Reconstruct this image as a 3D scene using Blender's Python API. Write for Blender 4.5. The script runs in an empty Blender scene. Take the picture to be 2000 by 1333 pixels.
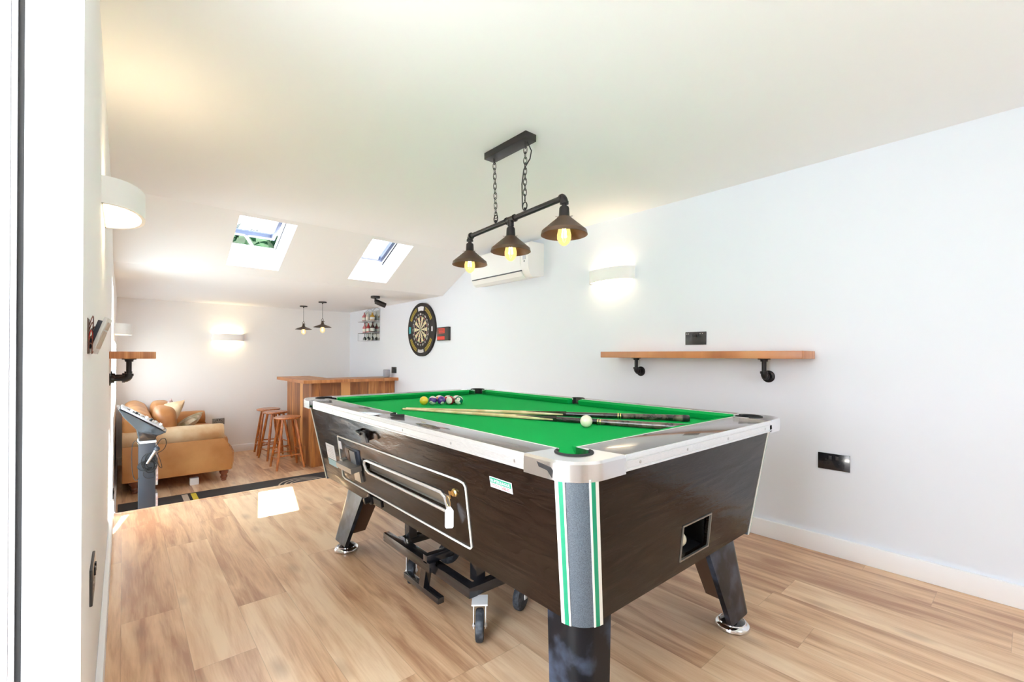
import bpy, bmesh, math, random
from mathutils import Vector, Matrix
PI = math.pi
random.seed(7)
S = bpy.context.scene
COL = S.collection

# ------------------------------------------------------------------ camera, world, sun, exposure
EYE = 1.08
YAW, PITCH, ROLL = 0.7116, 0.0018, 0.0045
cam_d = bpy.data.cameras.new('camera'); cam = bpy.data.objects.new('camera', cam_d); COL.objects.link(cam)
cam_d.sensor_width = 36.0; cam_d.lens = 882.13 / 2000 * 36.0
cam_d.shift_y = 27.1 / 2000; cam_d.clip_start = 0.02; cam_d.clip_end = 200
cam.matrix_world = (Matrix.Translation((0, 0, EYE)) @ Matrix.Rotation(-YAW, 4, 'Z') @
                    Matrix.Rotation(PI/2 + PITCH, 4, 'X') @ Matrix.Rotation(ROLL, 4, 'Z'))
S.camera = cam
S.view_settings.view_transform = 'Standard'
S.view_settings.look = 'None'
S.view_settings.gamma = 1.0
S.view_settings.use_curve_mapping = False
S.view_settings.exposure = 0.22

W = bpy.data.worlds.new('sky'); S.world = W; W.use_nodes = True
wn = W.node_tree.nodes; wl = W.node_tree.links; wn.clear()
wo = wn.new('ShaderNodeOutputWorld'); wb = wn.new('ShaderNodeBackground')
wtc = wn.new('ShaderNodeTexCoord'); wsep = wn.new('ShaderNodeSeparateXYZ'); wr = wn.new('ShaderNodeValToRGB')
wl.new(wtc.outputs['Generated'], wsep.inputs[0]); wl.new(wsep.outputs['Z'], wr.inputs[0])
wr.color_ramp.elements[0].color = (0.95, 0.97, 1.0, 1); wr.color_ramp.elements[0].position = 0.0
wr.color_ramp.elements[1].color = (0.62, 0.80, 1.0, 1); wr.color_ramp.elements[1].position = 0.9
wl.new(wr.outputs[0], wb.inputs[0]); wl.new(wb.outputs[0], wo.inputs[0])
wb.inputs[1].default_value = 9.0

sun_d = bpy.data.lights.new('sun', 'SUN'); sun = bpy.data.objects.new('sun', sun_d); COL.objects.link(sun)
sun_d.energy = 130.0; sun_d.angle = 0.009; sun_d.color = (1.0, 0.95, 0.88)
sun.rotation_euler = Vector((-0.495, -0.33, -1.0)).to_track_quat('-Z', 'Y').to_euler()
sun.location = (4, 6, 8)

def portal(loc, rot, sx, sy):
    d = bpy.data.lights.new('portal', 'AREA'); o = bpy.data.objects.new('portal', d); COL.objects.link(o)
    d.shape = 'RECTANGLE'; d.size = sx; d.size_y = sy; d.cycles.is_portal = True
    o.location = loc; o.rotation_euler = rot
    return o
S.cycles.max_bounces = 12; S.cycles.diffuse_bounces = 8; S.cycles.glossy_bounces = 5
S.cycles.transparent_max_bounces = 16; S.cycles.transmission_bounces = 6
S.cycles.caustics_reflective = False; S.cycles.caustics_refractive = False
S.cycles.sample_clamp_indirect = 6.0
S.cycles.use_denoising = True

# ------------------------------------------------------------------ setting dimensions
XR = 2.94; XL = -0.058; YS = 4.063; YB = 7.646; YN = -1.35
HC = 2.167; H2 = 1.803; YC = 4.702; YU = 3.944; FL = -0.345
DJ = 1.187            # door jamb
DN = 0.40            # other side of the doorway
portal((XL - 0.27, (DN + DJ) / 2, 1.02), (0, -PI/2, 0), 2.04, DJ - DN - 0.04)

# ------------------------------------------------------------------ materials
MATS = {}
def nodes(name):
    m = bpy.data.materials.new(name); m.use_nodes = True
    nt = m.node_tree; b = nt.nodes['Principled BSDF']
    MATS[name] = m
    return m, nt, b
def P(b, **k):
    for n, v in k.items():
        n = n.replace('_', ' ')
        b.inputs[n].default_value = v
def c4(c): return (c[0], c[1], c[2], 1)
def mat(name, col, rough=0.5, metal=0.0, bump=0.0, bscale=200, coat=0.0, spec=0.5):
    m, nt, b = nodes(name)
    P(b, Base_Color=c4(col), Roughness=rough, Metallic=metal, Coat_Weight=coat, Specular_IOR_Level=spec)
    n = nt.nodes.new('ShaderNodeTexNoise'); n.inputs['Scale'].default_value = bscale; n.inputs['Detail'].default_value = 4
    tc = nt.nodes.new('ShaderNodeTexCoord'); nt.links.new(tc.outputs['Object'], n.inputs['Vector'])
    mr = nt.nodes.new('ShaderNodeMapRange'); mr.inputs['To Min'].default_value = rough * 0.92; mr.inputs['To Max'].default_value = min(1, rough * 1.08)
    nt.links.new(n.outputs['Fac'], mr.inputs['Value']); nt.links.new(mr.outputs[0], b.inputs['Roughness'])
    if bump:
        bp = nt.nodes.new('ShaderNodeBump'); bp.inputs['Strength'].default_value = bump; bp.inputs['Distance'].default_value = 0.002
        nt.links.new(n.outputs['Fac'], bp.inputs['Height']); nt.links.new(bp.outputs[0], b.inputs['Normal'])
    return m
def speck(name, c1, c2, rough, scale, lo=0.4, hi=0.6, stretch=(1, 1, 1), bump=0.0, metal=0.0, coat=0.0, detail=6):
    m, nt, b = nodes(name)
    P(b, Roughness=rough, Metallic=metal, Coat_Weight=coat)
    tc = nt.nodes.new('ShaderNodeTexCoord'); mp = nt.nodes.new('ShaderNodeMapping'); mp.inputs['Scale'].default_value = stretch
    n = nt.nodes.new('ShaderNodeTexNoise'); n.inputs['Scale'].default_value = scale; n.inputs['Detail'].default_value = detail
    r = nt.nodes.new('ShaderNodeValToRGB'); r.color_ramp.elements[0].position = lo; r.color_ramp.elements[1].position = hi
    r.color_ramp.elements[0].color = c4(c1); r.color_ramp.elements[1].color = c4(c2)
    L = nt.links.new
    L(tc.outputs['Object'], mp.inputs[0]); L(mp.outputs[0], n.inputs['Vector']); L(n.outputs['Fac'], r.inputs[0]); L(r.outputs[0], b.inputs['Base Color'])
    if bump:
        bp = nt.nodes.new('ShaderNodeBump'); bp.inputs['Strength'].default_value = bump; bp.inputs['Distance'].default_value = 0.003
        L(n.outputs['Fac'], bp.inputs['Height']); L(bp.outputs[0], b.inputs['Normal'])
    return m
def emit(name, col, s):
    m = bpy.data.materials.new(name); m.use_nodes = True; nt = m.node_tree; nt.nodes.clear()
    o = nt.nodes.new('ShaderNodeOutputMaterial'); e = nt.nodes.new('ShaderNodeEmission')
    e.inputs[0].default_value = c4(col); e.inputs[1].default_value = s
    nt.links.new(e.outputs[0], o.inputs[0]); MATS[name] = m; return m

def planks(name, cols, width, length, along, rough, coat=0.2, knots=0.5, fine=1.0, seam=0.0012, var=.22):
    """wooden planks: along = 'Y' or 'Z' = direction of the grain; object coordinates"""
    m, nt, b = nodes(name); L = nt.links.new; N = nt.nodes.new
    P(b, Roughness=rough, Coat_Weight=coat, Coat_Roughness=0.25)
    tc = N('ShaderNodeTexCoord'); sp = N('ShaderNodeSeparateXYZ'); L(tc.outputs['Object'], sp.inputs[0])
    if along == 'Y': u, v, w = sp.outputs['Y'], sp.outputs['X'], sp.outputs['Z']
    else:
        add = N('ShaderNodeMath'); add.operation = 'ADD'; L(sp.outputs['X'], add.inputs[0]); L(sp.outputs['Y'], add.inputs[1])
        u, v, w = sp.outputs['Z'], add.outputs[0], sp.outputs['Y']
    def math_(op, a, bb):
        n = N('ShaderNodeMath'); n.operation = op
        for i, q in ((0, a), (1, bb)):
            if isinstance(q, (int, float)): n.inputs[i].default_value = q
            elif q is not None: L(q, n.inputs[i])
        return n.outputs[0]
    row = math_('FLOOR', math_('DIVIDE', v, width), None)
    wn1 = N('ShaderNodeTexWhiteNoise'); wn1.noise_dimensions = '1D'; L(row, wn1.inputs['W'])
    uu = math_('ADD', u, math_('MULTIPLY', wn1.outputs['Value'], length * 3.7))
    colm = math_('FLOOR', math_('DIVIDE', uu, length), None)
    cid = math_('ADD', math_('MULTIPLY', row, 17.31), math_('MULTIPLY', colm, 5.77))
    wn2 = N('ShaderNodeTexWhiteNoise'); wn2.noise_dimensions = '1D'; L(cid, wn2.inputs['W'])
    cb = N('ShaderNodeCombineXYZ')
    L(math_('MULTIPLY', uu, 1.0), cb.inputs[0]); L(math_('MULTIPLY', v, 1.0), cb.inputs[1]); L(math_('MULTIPLY', wn2.outputs['Value'], 37.0), cb.inputs[2])
    mp = N('ShaderNodeMapping'); mp.inputs['Scale'].default_value = (1.6, 14 * fine, 1); L(cb.outputs[0], mp.inputs[0])
    n1 = N('ShaderNodeTexNoise'); n1.inputs['Scale'].default_value = 1.0; n1.inputs['Detail'].default_value = 7; n1.inputs['Distortion'].default_value = 0.9; L(mp.outputs[0], n1.inputs['Vector'])
    mp2 = N('ShaderNodeMapping'); mp2.inputs['Scale'].default_value = (9, 160 * fine, 1); L(cb.outputs[0], mp2.inputs[0])
    n2 = N('ShaderNodeTexNoise'); n2.inputs['Scale'].default_value = 1.0; n2.inputs['Detail'].default_value = 3; L(mp2.outputs[0], n2.inputs['Vector'])
    mp3 = N('ShaderNodeMapping'); mp3.inputs['Scale'].default_value = (3.0, 7.5, 1); L(cb.outputs[0], mp3.inputs[0])
    n3 = N('ShaderNodeTexVoronoi'); n3.inputs['Scale'].default_value = 1.0; n3.feature = 'F1'; L(mp3.outputs[0], n3.inputs['Vector'])
    r = N('ShaderNodeValToRGB'); r.color_ramp.elements[0].position = 0.32; r.color_ramp.elements[1].position = 0.68
    r.color_ramp.elements[0].color = c4(cols[0]); r.color_ramp.elements[1].color = c4(cols[2])
    e = r.color_ramp.elements.new(0.5); e.color = c4(cols[1])
    f = math_('ADD', math_('MULTIPLY', n1.outputs['Fac'], 0.8), math_('MULTIPLY', n2.outputs['Fac'], 0.2))
    f = math_('ADD', f, math_('MULTIPLY', math_('SUBTRACT', wn2.outputs['Value'], 0.5), var))
    L(f, r.inputs[0])
    kr = N('ShaderNodeMapRange'); kr.inputs['From Min'].default_value = 0.04; kr.inputs['From Max'].default_value = 0.26
    kr.inputs['To Min'].default_value = knots; kr.inputs['To Max'].default_value = 0.0
    L(n3.outputs['Distance'], kr.inputs['Value'])
    gate = math_('GREATER_THAN', n3.outputs['Color'] if False else wn2.outputs['Value'], 0.35)
    mk = N('ShaderNodeMix'); mk.data_type = 'RGBA'; L(math_('MULTIPLY', kr.outputs[0], gate), mk.inputs['Factor'])
    L(r.outputs[0], mk.inputs['A']); mk.inputs['B'].default_value = c4(cols[3])
    # seams
    fv = math_('ABSOLUTE', math_('SUBTRACT', math_('FRACT', math_('DIVIDE', v, width), None), 0.5), None)
    fu = math_('ABSOLUTE', math_('SUBTRACT', math_('FRACT', math_('DIVIDE', uu, length), None), 0.5), None)
    s1 = math_('GREATER_THAN', fv, 0.5 - seam / width); s2 = math_('GREATER_THAN', fu, 0.5 - seam / length)
    sm = math_('MULTIPLY', math_('MAXIMUM', s1, s2), 0.25)
    m2 = N('ShaderNodeMix'); m2.data_type = 'RGBA'; L(sm, m2.inputs['Factor']); L(mk.outputs['Result'], m2.inputs['A'])
    m2.inputs['B'].default_value = c4([q * 0.5 for q in cols[3]])
    L(m2.outputs['Result'], b.inputs['Base Color'])
    bp = N('ShaderNodeBump'); bp.inputs['Strength'].default_value = 0.15; bp.inputs['Distance'].default_value = 0.001
    L(n2.outputs['Fac'], bp.inputs['Height']); L(bp.outputs[0], b.inputs['Normal'])
    return m

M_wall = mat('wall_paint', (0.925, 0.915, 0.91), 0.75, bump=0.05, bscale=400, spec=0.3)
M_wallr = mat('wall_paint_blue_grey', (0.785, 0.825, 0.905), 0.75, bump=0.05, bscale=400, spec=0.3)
M_ceil = mat('ceiling_paint', (0.93, 0.935, 0.945), 0.8, bump=0.03, bscale=300, spec=0.2)
M_trim = mat('trim_gloss_white', (0.90, 0.90, 0.92), 0.35, spec=0.4)
M_floor = planks('oak_laminate', [(0.40, 0.205, 0.11), (0.67, 0.425, 0.25), (0.82, 0.60, 0.39), (0.25, 0.125, 0.07)], 0.19, 1.29, 'Y', 0.32, coat=0.22, knots=0.45)
M_bar = planks('stained_pine_boards', [(0.19, 0.06, 0.014), (0.40, 0.155, 0.04), (0.64, 0.32, 0.105), (0.05, 0.014, 0.004)], 0.125, 2.9, 'Z', 0.45, coat=0.1, var=.5, knots=0.85, fine=1.0, seam=0.004)
M_bartop = planks('stained_oak_slab', [(0.27, 0.09, 0.025), (0.42, 0.165, 0.05), (0.56, 0.27, 0.10), (0.12, 0.035, 0.01)], 0.3, 5.0, 'Y', 0.45, coat=0.1, knots=0.4)
M_shelf = planks('oiled_timber', [(0.30, 0.10, 0.032), (0.50, 0.20, 0.068), (0.64, 0.33, 0.13), (0.15, 0.045, 0.015)], 0.24, 6.0, 'Y', 0.4, coat=0.2, knots=0.3, fine=1.6)
M_stool = speck('stool_pine', (0.30, 0.075, 0.015), (0.50, 0.165, 0.035), 0.35, 9, stretch=(6, 6, 1), coat=0.5)
M_blackpipe = mat('black_iron', (0.022, 0.02, 0.021), 0.42, metal=0.6)
M_black = mat('black_plastic', (0.012, 0.012, 0.014), 0.35)
M_blackgl = mat('black_gloss_paint', (0.012, 0.012, 0.015), 0.18, coat=0.5)
M_rubber = mat('black_rubber', (0.015, 0.015, 0.016), 0.8)
M_white = mat('white_plastic', (0.86, 0.86, 0.86), 0.35)
M_whitegl = mat('white_plaster', (0.93, 0.925, 0.92), 0.6)
M_chrome = mat('chrome', (0.82, 0.82, 0.84), 0.09, metal=1.0)
M_steel = mat('steel', (0.62, 0.62, 0.62), 0.3, metal=1.0)
M_brass = mat('brass', (0.72, 0.52, 0.22), 0.28, metal=1.0)
M_alu = speck('brushed_aluminium', (0.80, 0.80, 0.81), (0.90, 0.90, 0.91), 0.32, 60, stretch=(1, 1, 30), metal=0.75)
M_baize = speck('green_baize', (0.0, 0.29, 0.055), (0.0, 0.33, 0.065), 0.95, 900, bump=0.1)
M_baize.node_tree.nodes['Principled BSDF'].inputs['Specular IOR Level'].default_value = 0.1
def dark_oak():
    m, nt, b = nodes('dark_oak_laminate'); L = nt.links.new; N = nt.nodes.new
    tc = N('ShaderNodeTexCoord'); mp = N('ShaderNodeMapping'); mp.inputs['Scale'].default_value = (1.2, 1.2, 7)
    w = N('ShaderNodeTexNoise'); w.inputs['Scale'].default_value = 2.2; w.inputs['Detail'].default_value = 2; w.inputs['Distortion'].default_value = 0.4
    mt = N('ShaderNodeMath'); mt.operation = 'MULTIPLY'; mt.inputs[1].default_value = 16
    fr = N('ShaderNodeMath'); fr.operation = 'FRACT'
    n2 = N('ShaderNodeTexNoise'); n2.inputs['Scale'].default_value = 40; n2.inputs['Detail'].default_value = 4
    mp2 = N('ShaderNodeMapping'); mp2.inputs['Scale'].default_value = (1, 1, 6)
    r = N('ShaderNodeValToRGB'); r.color_ramp.elements[0].color = (0.002, 0.0013, 0.001, 1); r.color_ramp.elements[0].position = 0.0
    r.color_ramp.elements[1].color = (0.011, 0.0062, 0.0045, 1); r.color_ramp.elements[1].position = 0.35
    L(tc.outputs['Object'], mp.inputs[0]); L(mp.outputs[0], w.inputs['Vector']); L(w.outputs['Fac'], mt.inputs[0]); L(mt.outputs[0], fr.inputs[0])
    L(tc.outputs['Object'], mp2.inputs[0]); L(mp2.outputs[0], n2.inputs['Vector'])
    mx = N('ShaderNodeMath'); mx.operation = 'MULTIPLY'; L(fr.outputs[0], mx.inputs[0]); L(n2.outputs['Fac'], mx.inputs[1])
    mm = N('ShaderNodeMath'); mm.operation = 'MULTIPLY'; mm.inputs[1].default_value = 1.6; L(mx.outputs[0], mm.inputs[0])
    L(mm.outputs[0], r.inputs[0]); L(r.outputs[0], b.inputs['Base Color'])
    bp = N('ShaderNodeBump'); bp.inputs['Strength'].default_value = 0.45; bp.inputs['Distance'].default_value = 0.0013
    L(mx.outputs[0], bp.inputs['Height']); L(bp.outputs[0], b.inputs['Normal'])
    P(b, Roughness=0.15, Specular_IOR_Level=0.2)
    return m
M_dark = dark_oak()
M_railtop = mat('rail_laminate_brown_grey', (0.085, 0.068, 0.066), 0.14, coat=0.6)
M_legdark = speck('black_leg_scuffs_sheen', (0.006, 0.007, 0.010), (0.09, 0.12, 0.19), 0.28, 8, lo=0.47, hi=0.75, bump=0.15, detail=10)  # blue-white specks: scuffs, plus the leg's sheen put into the colour
M_legdark.node_tree.nodes['Principled BSDF'].inputs['Specular IOR Level'].default_value = 0.2
M_legbrown = mat('leg_inner_brown', (0.085, 0.045, 0.025), 0.6)
M_dsteel = mat('dull_steel', (0.30, 0.29, 0.27), 0.35, metal=0.8)
M_gallery = mat('gallery_brown', (0.30, 0.22, 0.17), 0.5)
M_corner = speck('grey_speckled_vinyl', (0.035, 0.050, 0.070), (0.105, 0.135, 0.17), 0.5, 500, lo=0.35, hi=0.65, bump=0.15)
M_greenst = mat('green_stripe', (0.0, 0.24, 0.13), 0.4)
M_cream = mat('cream_stripe', (0.80, 0.79, 0.74), 0.4)
M_leather = speck('tan_leather', (0.36, 0.135, 0.035), (0.56, 0.28, 0.10), 0.45, 3.2, lo=0.3, hi=0.72, bump=0.1)
M_leather2 = speck('pale_worn_leather', (0.46, 0.24, 0.10), (0.66, 0.50, 0.32), 0.5, 4.0, lo=0.35, hi=0.65, bump=0.1)
M_foot = mat('turned_mahogany', (0.16, 0.045, 0.02), 0.25, coat=0.5)
M_fab1 = speck('dusky_pink_fabric', (0.34, 0.20, 0.19), (0.62, 0.50, 0.47), 0.9, 30)
M_fab2 = speck('olive_cream_fabric', (0.38, 0.31, 0.19), (0.68, 0.60, 0.45), 0.9, 14)
M_mat = mat('black_rubber_mat', (0.018, 0.019, 0.022), 0.7)
M_yellow = mat('yellow_print', (0.62, 0.48, 0.04), 0.6)
M_beige = mat('beige_print', (0.48, 0.38, 0.30), 0.6)
M_greyc = mat('grey_metal_casing', (0.038, 0.046, 0.062), 0.35, metal=0.2)
M_shell = mat('black_moulded_shell', (0.010, 0.011, 0.014), 0.14, coat=0.4)
M_silver = mat('silver_plastic', (0.55, 0.57, 0.62), 0.3, metal=0.4)
M_paper = mat('white_paper', (0.80, 0.82, 0.88), 0.6)
M_bluep = mat('pale_blue_print', (0.35, 0.55, 0.62), 0.6)
M_red = mat('red_print', (0.50, 0.03, 0.02), 0.45)
M_ivory = mat('ivory_resin', (0.80, 0.74, 0.56), 0.12, coat=0.6)
M_cream_seg = mat('cream_sisal', (0.72, 0.64, 0.42), 0.9)
M_green_seg = mat('green_sisal', (0.02, 0.20, 0.07), 0.9)
M_red_seg = mat('red_sisal', (0.42, 0.03, 0.02), 0.9)
M_black_seg = mat('black_sisal', (0.015, 0.013, 0.012), 0.9)
M_teal = mat('teal_print', (0.03, 0.35, 0.42), 0.5)
M_foam = mat('black_foam', (0.014, 0.012, 0.014), 0.9, bump=0.2)
M_copper = mat('copper_wire', (0.16, 0.05, 0.03), 0.5)
M_redw = mat('red_wire', (0.45, 0.03, 0.02), 0.4)
M_clearp = mat('clear_frosted_plastic', (0.66, 0.64, 0.60), 0.25)
M_ash = speck('ash_wood_shaft', (0.62, 0.46, 0.22), (0.80, 0.66, 0.40), 0.3, 12, stretch=(1, 1, 1), coat=0.5)
M_ebony = speck('ebony_butt', (0.008, 0.006, 0.006), (0.03, 0.02, 0.018), 0.22, 30, coat=0.5)
M_mottle = speck('mottled_butt', (0.012, 0.009, 0.008), (0.13, 0.095, 0.07), 0.22, 22, coat=0.5)
M_sock = mat('dark_bronze_plate', (0.035, 0.035, 0.038), 0.35, metal=0.3)
M_pave = mat('bounce_paving', (0.62, 0.60, 0.56), 0.9)
M_grass = speck('lawn_green', (0.04, 0.10, 0.02), (0.08, 0.18, 0.04), 0.9, 8)
M_leaf = speck('leaf_green', (0.001, 0.007, 0.002), (0.003, 0.018, 0.005), 0.95, 3)
M_leaf.node_tree.nodes['Principled BSDF'].inputs['Specular IOR Level'].default_value = 0.05
M_bark = mat('bark', (0.10, 0.07, 0.05), 0.9, bump=0.4, bscale=30)
M_bronze = mat('shade_bronze', (0.085, 0.055, 0.036), 0.42, metal=0.5)
M_lamp = emit('warm_diffuser', (1.0, 0.76, 0.46), 12.0)
M_lamph = emit('warm_diffuser_high', (1.0, 0.78, 0.42), 16.0)
M_lampn = emit('warm_diffuser_low', (1.0, 0.78, 0.48), 3.0)
M_fil = emit('filament', (1.0, 0.60, 0.22), 150.0)
M_fil2 = emit('filament_low', (1.0, 0.66, 0.30), 18.0)

def bulb_glass(name, e, strength, mixf):
    m = bpy.data.materials.new(name); m.use_nodes = True; nt = m.node_tree; nt.nodes.clear(); N = nt.nodes.new; L = nt.links.new
    o = N('ShaderNodeOutputMaterial'); em = N('ShaderNodeEmission'); tr = N('ShaderNodeBsdfTransparent'); gl = N('ShaderNodeBsdfGlossy')
    em.inputs[0].default_value = c4(e); em.inputs[1].default_value = strength
    tr.inputs[0].default_value = (1.0, 0.86, 0.60, 1); gl.inputs['Roughness'].default_value = 0.05
    a = N('ShaderNodeMixShader'); a.inputs[0].default_value = mixf; L(tr.outputs[0], a.inputs[1]); L(em.outputs[0], a.inputs[2])
    b2 = N('ShaderNodeMixShader'); b2.inputs[0].default_value = 0.05; L(a.outputs[0], b2.inputs[1]); L(gl.outputs[0], b2.inputs[2])
    L(b2.outputs[0], o.inputs[0]); MATS[name] = m; return m
M_bulb = bulb_glass('amber_bulb_glass', (1.0, 0.66, 0.24), 1.7, 0.55)
M_bulb2 = bulb_glass('amber_bulb_glass_dim', (1.0, 0.78, 0.45), 1.2, 0.45)
def thin_glass(name, tint=(1, 1, 1)):
    m = bpy.data.materials.new(name); m.use_nodes = True; nt = m.node_tree; nt.nodes.clear(); N = nt.nodes.new; L = nt.links.new
    o = N('ShaderNodeOutputMaterial'); tr = N('ShaderNodeBsdfTransparent'); gl = N('ShaderNodeBsdfGlossy')
    tr.inputs[0].default_value = c4(tint); gl.inputs['Roughness'].default_value = 0.02
    mx = N('ShaderNodeMixShader'); mx.inputs[0].default_value = 0.05; L(tr.outputs[0], mx.inputs[1]); L(gl.outputs[0], mx.inputs[2])
    L(mx.outputs[0], o.inputs[0]); MATS[name] = m; return m
M_glass = thin_glass('window_glass', (0.96, 0.98, 0.97))
M_drink = thin_glass('drinking_glass', (0.80, 0.84, 0.82))

# ------------------------------------------------------------------ mesh helpers (all in world or local metres)
class MB:
    def __init__(s): s.bm = bmesh.new()
    def box(s, x0, x1, y0, y1, z0, z1, bev=0.0, mi=0, mtx=None):
        vs = [s.bm.verts.new(Vector(p)) for p in ((x0,y0,z0),(x1,y0,z0),(x1,y1,z0),(x0,y1,z0),(x0,y0,z1),(x1,y0,z1),(x1,y1,z1),(x0,y1,z1))]
        fs = [s.bm.faces.new([vs[i] for i in f]) for f in ((0,3,2,1),(4,5,6,7),(0,1,5,4),(1,2,6,5),(2,3,7,6),(3,0,4,7))]
        for f in fs: f.material_index = mi
        if bev:
            es = list({e for f in fs for e in f.edges})
            r = bmesh.ops.bevel(s.bm, geom=es, offset=bev, segments=2, profile=0.6, affect='EDGES', clamp_overlap=True)
            vs = list({v for v in vs if v.is_valid} | {v for f in r['faces'] for v in f.verts})
            for f in r['faces']: f.material_index = mi
        if mtx: bmesh.ops.transform(s.bm, matrix=mtx, verts=vs)
        return s
    def hexa(s, bot, top, mi=0):
        """bot and top: four corner points each, counter-clockwise seen from above"""
        vs = [s.bm.verts.new(Vector(p)) for p in list(bot) + list(top)]
        for f in ((0,3,2,1),(4,5,6,7),(0,1,5,4),(1,2,6,5),(2,3,7,6),(3,0,4,7)):
            s.bm.faces.new([vs[i] for i in f]).material_index = mi
        return s
    def ring(s, c, axis, r, n, ref=None, sy=1.0):
        axis = Vector(axis).normalized()
        ref = Vector(ref) if ref else (Vector((0,0,1)) if abs(axis.z) < 0.9 else Vector((1,0,0)))
        u = axis.cross(ref).normalized(); v = axis.cross(u).normalized()
        return [s.bm.verts.new(Vector(c) + (u * math.cos(2*PI*k/n) + v * math.sin(2*PI*k/n) * sy) * r) for k in range(n)]
    def skin(s, rings, cap=True, mi=0, closed=False):
        n = len(rings[0]); m = len(rings)
        for i in range(m if closed else m - 1):
            a, b = rings[i], rings[(i+1) % m]
            for k in range(n):
                s.bm.faces.new((a[k], a[(k+1)%n], b[(k+1)%n], b[k])).material_index = mi
        if cap and not closed:
            s.bm.faces.new(list(reversed(rings[0]))).material_index = mi
            s.bm.faces.new(rings[-1]).material_index = mi
        return s
    def cyl(s, a, b, r, r2=None, n=20, mi=0):
        a, b = Vector(a), Vector(b); r2 = r if r2 is None else r2
        ax = b - a
        return s.skin([s.ring(a, ax, r, n), s.ring(b, ax, r2, n)], mi=mi)
    def lathe(s, c, axis, prof, n=32, mi=0, cap=True):
        """prof: (distance along axis, radius)"""
        c = Vector(c); ax = Vector(axis).normalized()
        return s.skin([s.ring(c + ax * t, ax, max(r, 1e-4), n) for t, r in prof], cap=cap, mi=mi)
    def tube(s, pts, r, n=10, closed=False, mi=0, radii=None):
        pts = [Vector(p) for p in pts]; m = len(pts); rings = []
        ref = None
        for i, p in enumerate(pts):
            t = ((pts[(i+1) % m] if (closed or i < m-1) else p) - (pts[i-1] if (closed or i > 0) else p)).normalized()
            if ref is None:
                ref = Vector((0,0,1)) if abs(t.z) < 0.9 else Vector((1,0,0))
                u = t.cross(ref).normalized()
            else:
                u = (u - t * u.dot(t)).normalized()
            v = t.cross(u).normalized(); rr = radii[i] if radii else r
            rings.append([s.bm.verts.new(p + (u*math.cos(2*PI*k/n) + v*math.sin(2*PI*k/n))*rr) for k in range(n)])
        return s.skin(rings, cap=not closed, closed=closed, mi=mi)
    def prism(s, poly, vec, mi=0):
        """poly: 3-D points of a flat outline; vec: extrusion"""
        v = Vector(vec); a = [s.bm.verts.new(Vector(p)) for p in poly]; b = [s.bm.verts.new(Vector(p) + v) for p in poly]
        n = len(poly)
        for k in range(n): s.bm.faces.new((a[k], a[(k+1)%n], b[(k+1)%n], b[k])).material_index = mi
        s.bm.faces.new(list(reversed(a))).material_index = mi; s.bm.faces.new(b).material_index = mi
        return s
    def sphere(s, c, r, sc=(1,1,1), nu=24, nv=16, mi=0, mtx=None, e=1.0):
        c = Vector(c); rings = []
        def sg(x): return math.copysign(abs(x) ** e, x)
        vs = []
        for i in range(1, nv):
            th = PI * i / nv
            ring = []
            for k in range(nu):
                ph = 2*PI*k/nu
                p = Vector((sg(math.sin(th)) * sg(math.cos(ph)) * sc[0], sg(math.sin(th)) * sg(math.sin(ph)) * sc[1], sg(math.cos(th)) * sc[2])) * r
                if mtx: p = mtx @ p
                ring.append(s.bm.verts.new(c + p))
            rings.append(ring)
        for i in range(nv - 2):
            for k in range(nu): s.bm.faces.new((rings[i][k], rings[i+1][k], rings[i+1][(k+1)%nu], rings[i][(k+1)%nu])).material_index = mi
        t = Vector((0,0,sc[2]*r)); bt = -t
        if mtx: t, bt = mtx @ t, mtx @ bt
        tv, bv = s.bm.verts.new(c+t), s.bm.verts.new(c+bt)
        for k in range(nu):
            s.bm.faces.new((tv, rings[0][k], rings[0][(k+1)%nu])).material_index = mi
            s.bm.faces.new((bv, rings[-1][(k+1)%nu], rings[-1][k])).material_index = mi
        return s
    def quad(s, pts, mi=0):
        s.bm.faces.new([s.bm.verts.new(Vector(p)) for p in pts]).material_index = mi; return s
    def obj(s, name, m, parent=None, label=None, org=None, ang=35, fixn=True):
        if org is None: org = origin_of(parent) if parent else Vector((0,0,0))
        org = Vector(org)
        bmesh.ops.translate(s.bm, verts=s.bm.verts, vec=-org)
        if fixn: bmesh.ops.recalc_face_normals(s.bm, faces=s.bm.faces)
        for f in s.bm.faces: f.smooth = True
        for e in s.bm.edges:
            if len(e.link_faces) == 2 and e.calc_face_angle(0) > math.radians(ang): e.smooth = False
        me = bpy.data.meshes.new(name); s.bm.to_mesh(me); s.bm.free()
        for q in (m if isinstance(m, (list, tuple)) else [m]): me.materials.append(q)
        o = bpy.data.objects.new(name, me); COL.objects.link(o)
        if parent: o.parent = parent
        else: o.location = org
        if label: o['label'] = label
        return o
def origin_of(p):
    v = Vector((0,0,0))
    while p is not None:
        v += Vector(p.location); p = p.parent
    return v
def thing(name, label, cat, loc, group=None):
    o = bpy.data.objects.new(name, None); COL.objects.link(o); o.location = loc; o.empty_display_size = 0.1
    o['label'] = label; o['category'] = cat
    if group: o['group'] = group
    return o
def tag(o, label, cat, group=None):
    o['label'] = label; o['category'] = cat
    if group: o['group'] = group
    return o
def struct(o): o['kind'] = 'structure'; return o
def copy_thing(root, loc, label=None, rotz=None):
    r = root.copy(); COL.objects.link(r); r.location = loc
    if label: r['label'] = label
    if rotz is not None: r.rotation_euler = (0, 0, rotz)
    for ch in list(root.children):
        c = ch.copy(); COL.objects.link(c); c.parent = r
        for g in list(ch.children):
            d = g.copy(); COL.objects.link(d); d.parent = c
    return r
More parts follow.
